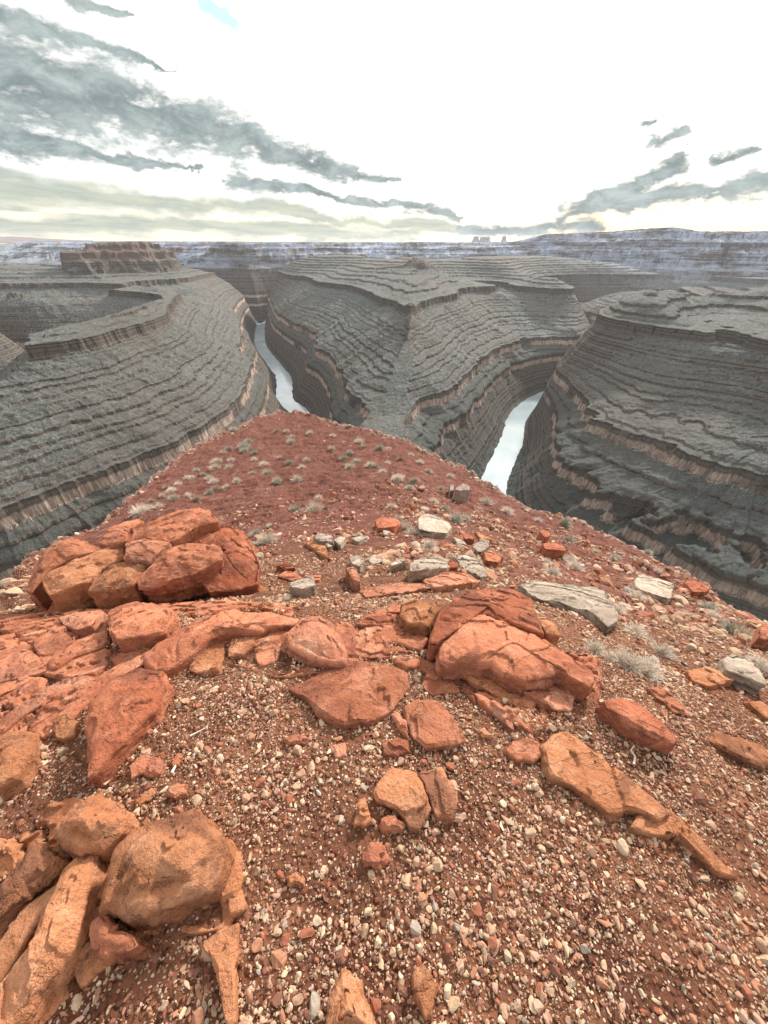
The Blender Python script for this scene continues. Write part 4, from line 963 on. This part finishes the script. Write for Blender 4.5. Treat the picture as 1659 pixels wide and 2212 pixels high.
def rimside(X, Y, r):
    A = np.arctan2(X, Y); q = np.hypot(X, Y)/rim_r(A)
    return (q > .90) & (r.uniform(0, 1, len(X)) < .75*sstep(q, .92, .985)*np.clip(.6+1.5*fbm(X/1.5, Y/1.5, 2, .5, 311), .1, 1))
near_p = [2.6, 2.8, 3.0, 3.2, 2.6, .7, 2.0, 2.6]
sets = [scatter(120000, .05, 2.2, 88, .0050, .58, .030, 1, near_p, bare),
        scatter(60000, 1.8, 4.6, 82, .0095, .55, .05, 2, near_p, bare),
        scatter(36000, 3.2, 14, 72, .030, .72, .22, 3, [1.5, 2, 3, 3.4, 3.6, .6, 1.6, 2.6], patchy),
        scatter(16000, 9, 38, 60, .045, .60, .24, 4, [1, 2, 3, 3, 3, .6, 1.2, 2.6], patchy),
        scatter(60000, 5, 38, 75, .085, .6, .40, 5, [5, 4, 3, 1, .6, 1.6, .5, 3], rimside)]
SX, SY, SS_, ST = (np.concatenate([s[i] for s in sets]) for i in range(4))
r9 = np.random.default_rng(77)
Rr9 = np.hypot(SX, SY)
FLAT = Rr9 > 2.6
app = SS_/np.sqrt(Rr9**2+(1.7+.45*SY)**2)
order = np.argsort(-app)
near_i = [i for i in order if Rr9[i] < 2.6][:300]
far_i = [i for i in order if Rr9[i] >= 2.6][:300]
single = np.zeros(len(SX), bool); single[near_i] = True; single[far_i] = True
SZ = ground(SX, SY)
_on = np.zeros(len(SX), bool)
for P in PAVE_POLYS: _on |= in_poly(SX, SY, P)
SZ = SZ+np.where(_on, .022, 0)
def build_gravel():
    idx = np.where(~single)[0]; Vs, Fs, Cs = [], [], []; base = 0
    for v in range(8):
        for big in (0, 1):
            sel = idx[(idx % 8 == v) & ((app[idx] > .0055) == bool(big))]
            if not len(sel): continue
            flat = v % 2 == 0
            pv, pf = stone_variant(2 if big else 1, v, flat)
            R = rotm(r9, len(sel), .35); s = SS_[sel]
            P = np.einsum('nij,kj->nki', R, pv)*s[:, None, None]
            P[..., 0] += SX[sel][:, None]; P[..., 1] += SY[sel][:, None]; P[..., 2] += (SZ[sel]+s*.18)[:, None]
            c = TINTS[ST[sel]]*np.exp(r9.normal(0, .16, (len(sel), 1)))
            Vs.append(P.reshape(-1, 3)); Fs.append((pf[None]+(base+np.arange(len(sel))*len(pv))[:, None, None]).reshape(-1, 3))
            Cs.append(np.repeat(c, len(pv), 0)); base += len(sel)*len(pv)
    o = mesh_from('gravel', np.vstack(Vs), np.vstack(Fs), M_STONE, False, cols={'tint': np.vstack(Cs)})
    tag(o, 'fine gravel and grit of mixed cream, pink and red stones covering the soil', 'gravel', kind='stuff')
    print('gravel stones', len(idx), 'faces', sum(map(len, Fs)))
build_gravel()
def build_single():
    protos = {}
    for i in near_i+far_i:
        near = Rr9[i] < 2.6; k = int(ST[i]); v = int(i % 8)
        key = (k, v, near)
        if key not in protos:
            pv, pf = stone_variant(2, v, (v % 2 == 0) or not near)
            protos[key] = mesh_from('pebble' if near else 'rock_chip', pv, pf, M_STONE, False, cols={'tint': np.tile(TINTS[k], (len(pv), 1))})
            o = protos[key]
        else:
            o = protos[key].copy(); COL.objects.link(o)
        s = float(SS_[i])
        o.location = (SX[i], SY[i], SZ[i]+s*.2); o.scale = (s, s, s*(1 if near else .8))
        rx = r9.normal(0, .25, 2); o.rotation_euler = (rx[0], rx[1], r9.uniform(0, 6.28))
        if near: tag(o, f'{TNAMES[k]} angular pebble lying loose in the foreground gravel', 'pebble', f'{TNAMES[k]} pebbles of the foreground gravel')
        else: tag(o, f'{TNAMES[k]} flat stone lying loose on the red slope beyond the slabs', 'stone', f'{TNAMES[k]} loose stones of the slope')
build_single()

# ------------------------------------------------------------------ dry shrubs
def shrub_material(name, a, b):
    m = Mat(name, .9, .1)
    oi = m.N('ShaderNodeObjectInfo')
    return m.done(m.mix(m.math('MULTIPLY_ADD', m.noise(9, 3, .6), .8, m.math('MULTIPLY', m.math('SUBTRACT', oi.outputs['Random'], .5), .5)), a, b))
SH_M = [shrub_material('dry_straw', (0.45, 0.38, 0.30), (0.80, 0.70, 0.60)), shrub_material('grey_green_twigs', (0.26, 0.25, 0.19), (0.60, 0.57, 0.48)), shrub_material('brown_twigs', (0.24, 0.17, 0.12), (0.52, 0.40, 0.30))]
def shrub_mesh(k, nb, mat):
    r = np.random.default_rng(500+k); V, Fc = [], []
    for i in range(nb):
        a = r.uniform(0, 2*math.pi); e = math.asin(r.uniform(.05, 1)**.8); L = r.uniform(.55, 1.05)*(1 if e > .4 else 1.1)
        d = np.array([math.cos(a)*math.cos(e), math.sin(a)*math.cos(e), math.sin(e)*1.05])
        s = np.array([-math.sin(a), math.cos(a), 0])*r.choice([-1, 1]); s = s+r.normal(0, .4, 3); s /= np.linalg.norm(s)
        root = np.array([r.normal(0, .18), r.normal(0, .18), 0]); w = r.uniform(.012, .028)
        bend = r.normal(0, .13, 3); b = len(V)
        p1 = root+d*L*.5+bend*.3; p2 = root+d*L+bend-np.array([0, 0, .1*L])
        V += [root-s*w, root+s*w, p1+s*w, p1-s*w, p2]
        Fc += [(b, b+1, b+2, b+3), (b+3, b+2, b+4, b+4)]
        for q in range(2):           # side twigs
            t = r.uniform(.4, .95); p = root+(p2-root)*t; dd = d+r.normal(0, .6, 3); dd /= np.linalg.norm(dd); p3 = p+dd*L*.32; b = len(V)
            V += [p-s*w*.6, p+s*w*.6, p3]; Fc += [(b, b+1, b+2, b+2)]
    tri = []
    for f in Fc:
        tri.append(f[:3])
        if f[2] != f[3]: tri.append((f[0], f[2], f[3]))
    return mesh_from('dry_shrub', np.array(V), np.array(tri), SH_M[mat], False)
SHRUBS3 = [(1258,262,18),(1197,432,22),(1360,552,36),(1240,218,14),(1100,310,15),(1053,284,25),(1075,262,18),(993,374,17),(930,374,24),(940,347,20),(990,292,17),(1010,212,18),(985,205,14),(850,387,16),(905,422,17),(925,437,20),(812,417,16),(830,418,14),
 (742,472,18),(750,506,20),(690,545,22),(610,560,34),(640,548,20),(850,508,20),(815,495,18),(930,468,22),(905,485,18),(1150,692,42),(1108,660,26),(1275,555,26),(1092,397,15),(1157,397,20),(1000,342,15),(1140,360,18),(1197,218,16),(1262,240,12),(1340,225,14),(1438,238,12),(1552,262,20),
 (1640,290,18),(1432,292,14),(1485,337,18),(1512,310,15),(1542,347,18),(1305,372,16),(1250,352,14),(1325,342,17),(1512,372,20),(1600,362,18),(1285,425,24),(1378,505,16),(980,458,16),(770,447,16),(720,462,14),(1025,432,17),(1620,370,18),(1655,390,16),(1100,340,14),(1060,300,20),(965,310,14),(880,405,14),(700,495,14),(655,520,16),(1210,330,10),(1570,285,12),(1500,200,12),(1610,230,14)]
SHRUBS4 = [(60,420,24),(130,430,22),(108,462,18),(215,520,18),(285,412,16),(70,337,14),(115,320,12),(260,550,20),(310,600,32),(350,592,20),(92,635,32),(120,655,26),(182,652,20),(795,685,24),(800,775,28),(822,805,34),(725,825,34),(665,602,16),(1000,764,20),(780,612,26),(915,737,16),
 (1140,738,16),(1060,812,18),(1085,935,40),(1000,995,36),(1082,1085,42),(912,1155,40),(972,1195,36),(1052,1215,56),(1130,1245,58),(1202,1170,42),(1400,978,34),(1500,1075,46),(1560,1098,34),(1640,1255,50),(1612,1215,34),(190,768,30),(440,524,28),(530,562,24),(30,542,18),(20,292,12),(155,350,14),(245,465,14),(60,600,18),(1420,1010,26),(700,780,20),(15,355,12),(190,390,14),(1300,1010,20),(1180,820,14)]
def build_shrubs():
    protos = [shrub_mesh(k, 380, m_) for k, m_ in enumerate((0, 1, 2, 0, 1, 2))]
    rr = random.Random(3); n = 0; used = set()
    allp = [(*z3((x, y))[0], s) for x, y, s in SHRUBS3]+[(*z4((x, y))[0], s) for x, y, s in SHRUBS4]
    for u, v, s in allp:
        p = cast(np.array([u]), np.array([v+s*.12]), lambda a, b: ground(a, b, False))[0]
        depth = p[1]*_cp-p[2]*_sp
        rad = s*.5*depth/FOC*1.3
        near = depth < 6.5
        k = rr.choice([0, 3, 0, 3, 1, 4, 2] if not near else [0, 3, 0, 3, 1])
        if k in used: o = protos[k].copy(); COL.objects.link(o)
        else: o = protos[k]; used.add(k)
        z = float(ground(p[0], p[1]))-rad*.08
        if (u-925)**2+(v-1207)**2 < 100: z += .25
        o.location = (p[0], p[1], z); o.scale = (rad*rr.uniform(.9, 1.15), rad*rr.uniform(.9, 1.15), rad*rr.uniform(.9, 1.2)); o.rotation_euler = (0, 0, rr.uniform(0, 6.28))
        word = ['pale straw-coloured', 'grey-green', 'brown'][k % 3]
        if near: tag(o, f'{word} dry bush tuft among the loose stones near the right-hand slabs', 'shrub', f'{word} tufts of the right foreground')
        else: tag(o, f'{word} low dry bush growing on the red nose above the canyon', 'shrub', f'{word} bushes scattered on the red nose')
    for k, o in enumerate(protos):
        if k not in used: bpy.data.objects.remove(o)
build_shrubs()

# ------------------------------------------------------------------ dry sticks
def stick(label, pts, w=.004):
    P = []
    for u, v in pts:
        q = cast(np.array([u]), np.array([v]), lambda a, b: ground(a, b, False))[0]; P.append(Vector((q[0], q[1], float(ground(q[0], q[1]))+.012)))
    cu = bpy.data.curves.new('dry_stick', 'CURVE'); cu.dimensions = '3D'; cu.bevel_depth = w; cu.bevel_resolution = 1
    sp = cu.splines.new('POLY'); sp.points.add(len(P)-1)
    c0 = P[0]
    for i, p in enumerate(P): sp.points[i].co = (*(p-c0), 1); sp.points[i].radius = 1-.6*i/(len(P)-1)
    tmp = bpy.data.objects.new('tmp', cu); COL.objects.link(tmp)
    dg = bpy.context.evaluated_depsgraph_get(); me = bpy.data.meshes.new_from_object(tmp.evaluated_get(dg))
    bpy.data.objects.remove(tmp)
    me.materials.clear(); me.materials.append(SH_M[0]); me.name = 'dry_stick'
    o = bpy.data.objects.new('dry_stick', me); COL.objects.link(o); o.location = c0; tag(o, label, 'stick')
stick('thin bleached stick lying across gravel below the diamond slab', z5((825, 225), (850, 210), (895, 188)))
stick('short white stick upright in gravel next to the oval brown stone', z5((745, 382), (762, 350), (758, 322)), .006)
stick('forked dead twig lying left of the thick loose plate', z6((1075, 345), (1080, 310), (1060, 285), (1075, 265)), .005)
stick('tiny dark twig lying on the right half of the split stone', z6((285, 445), (300, 447), (325, 458)), .003)

# ------------------------------------------------------------------ far skyline
def far_butte(u, width, top, label, dist=17000):
    d = ray(u, 520); d = d/math.hypot(d[0], d[1]); cx, cy = d[0]*dist, d[1]*dist; r = random.Random(u)
    V, Fc = [], []; n = 20
    prof = [(2.6, -80), (1.9, 0), (1.25, top*.45), (1.05, top*.5), (.98, top*.8), (.92, top*.97), (.6, top), (0.01, top)]
    for q, z in prof:
        for i in range(n):
            a = 2*math.pi*i/n; k = 1+.16*math.sin(a*3+u)+.1*math.sin(a*7+u*2)+r.uniform(-.04, .04)
            V.append((width*.5*q*k*math.cos(a), width*.35*q*k*math.sin(a), z+(r.uniform(-8, 8) if 0 < q < .95 else 0)))
    for j in range(len(prof)-1):
        for i in range(n): Fc.append((j*n+i, j*n+(i+1) % n, (j+1)*n+(i+1) % n, (j+1)*n+i))
    o = mesh_from('butte', V, Fc, M_BUTTE, False); o.location = (cx, cy, 0)
    tag(o, label, 'butte', 'far buttes on the horizon')
_mb = Mat('butte_rock', .95, .1); M_BUTTE = _mb.done(_mb.mix(_mb.noise(.01, 5, .6), (0.15, 0.11, 0.11), (0.24, 0.18, 0.18)))
far_butte(1028, 190, 215, 'narrow dark butte on the horizon, leftmost of three beyond the far rim')
far_butte(1048, 330, 200, 'wide flat butte on the horizon between two narrower ones')
far_butte(1088, 130, 225, 'thin spire on the horizon just left of the high right-hand mesa')
def mountains():
    n = 90; V = []
    for i in range(n):
        a = math.radians(-48+16*i/(n-1)); e = math.exp(-((i-48)/22)**2)
        h = 40+300*e*(.55+.45*float(fbm(np.array([i*.13]), np.array([2.]), 4, .6, 5)[0]+.5))
        for r_, z in ((52000, -90), (54000, h), (57000, -90)): V.append((r_*math.sin(a), r_*math.cos(a), z))
    Fc = [(i*3+k, i*3+k+1, i*3+k+4, i*3+k+3) for i in range(n-1) for k in (0, 1)]
    tag(mesh_from('mountains', V, Fc, M_BUTTE, False), kind='structure')
mountains()
# ------------------------------------------------------------------ air
def build_haze():
    V = [(x, y, z) for z in (-318, 140) for y in (-300, 9800) for x in (-9500, 9500)]
    F4 = [(0, 1, 3, 2), (4, 6, 7, 5), (0, 4, 5, 1), (2, 3, 7, 6), (0, 2, 6, 4), (1, 5, 7, 3)]
    mt = bpy.data.materials.new('air'); mt.use_nodes = True; nt = mt.node_tree
    for n in list(nt.nodes):
        if n.type == 'BSDF_PRINCIPLED': nt.nodes.remove(n)
    pv = nt.nodes.new('ShaderNodeVolumePrincipled'); pv.inputs['Density'].default_value = HAZE; pv.inputs['Color'].default_value = (0.80, 0.88, 1.0, 1); pv.inputs['Anisotropy'].default_value = .3
    nt.links.new(pv.outputs[0], [n for n in nt.nodes if n.type == 'OUTPUT_MATERIAL'][0].inputs['Volume'])
    o = mesh_from('haze', V, F4, mt, False)
    bm = bmesh.new(); bm.from_mesh(o.data); bmesh.ops.recalc_face_normals(bm, faces=bm.faces); bm.to_mesh(o.data); bm.free()
    tag(o, 'thin bluish air over the canyon', 'haze', kind='stuff')
HAZE = 2.6e-5
build_haze()
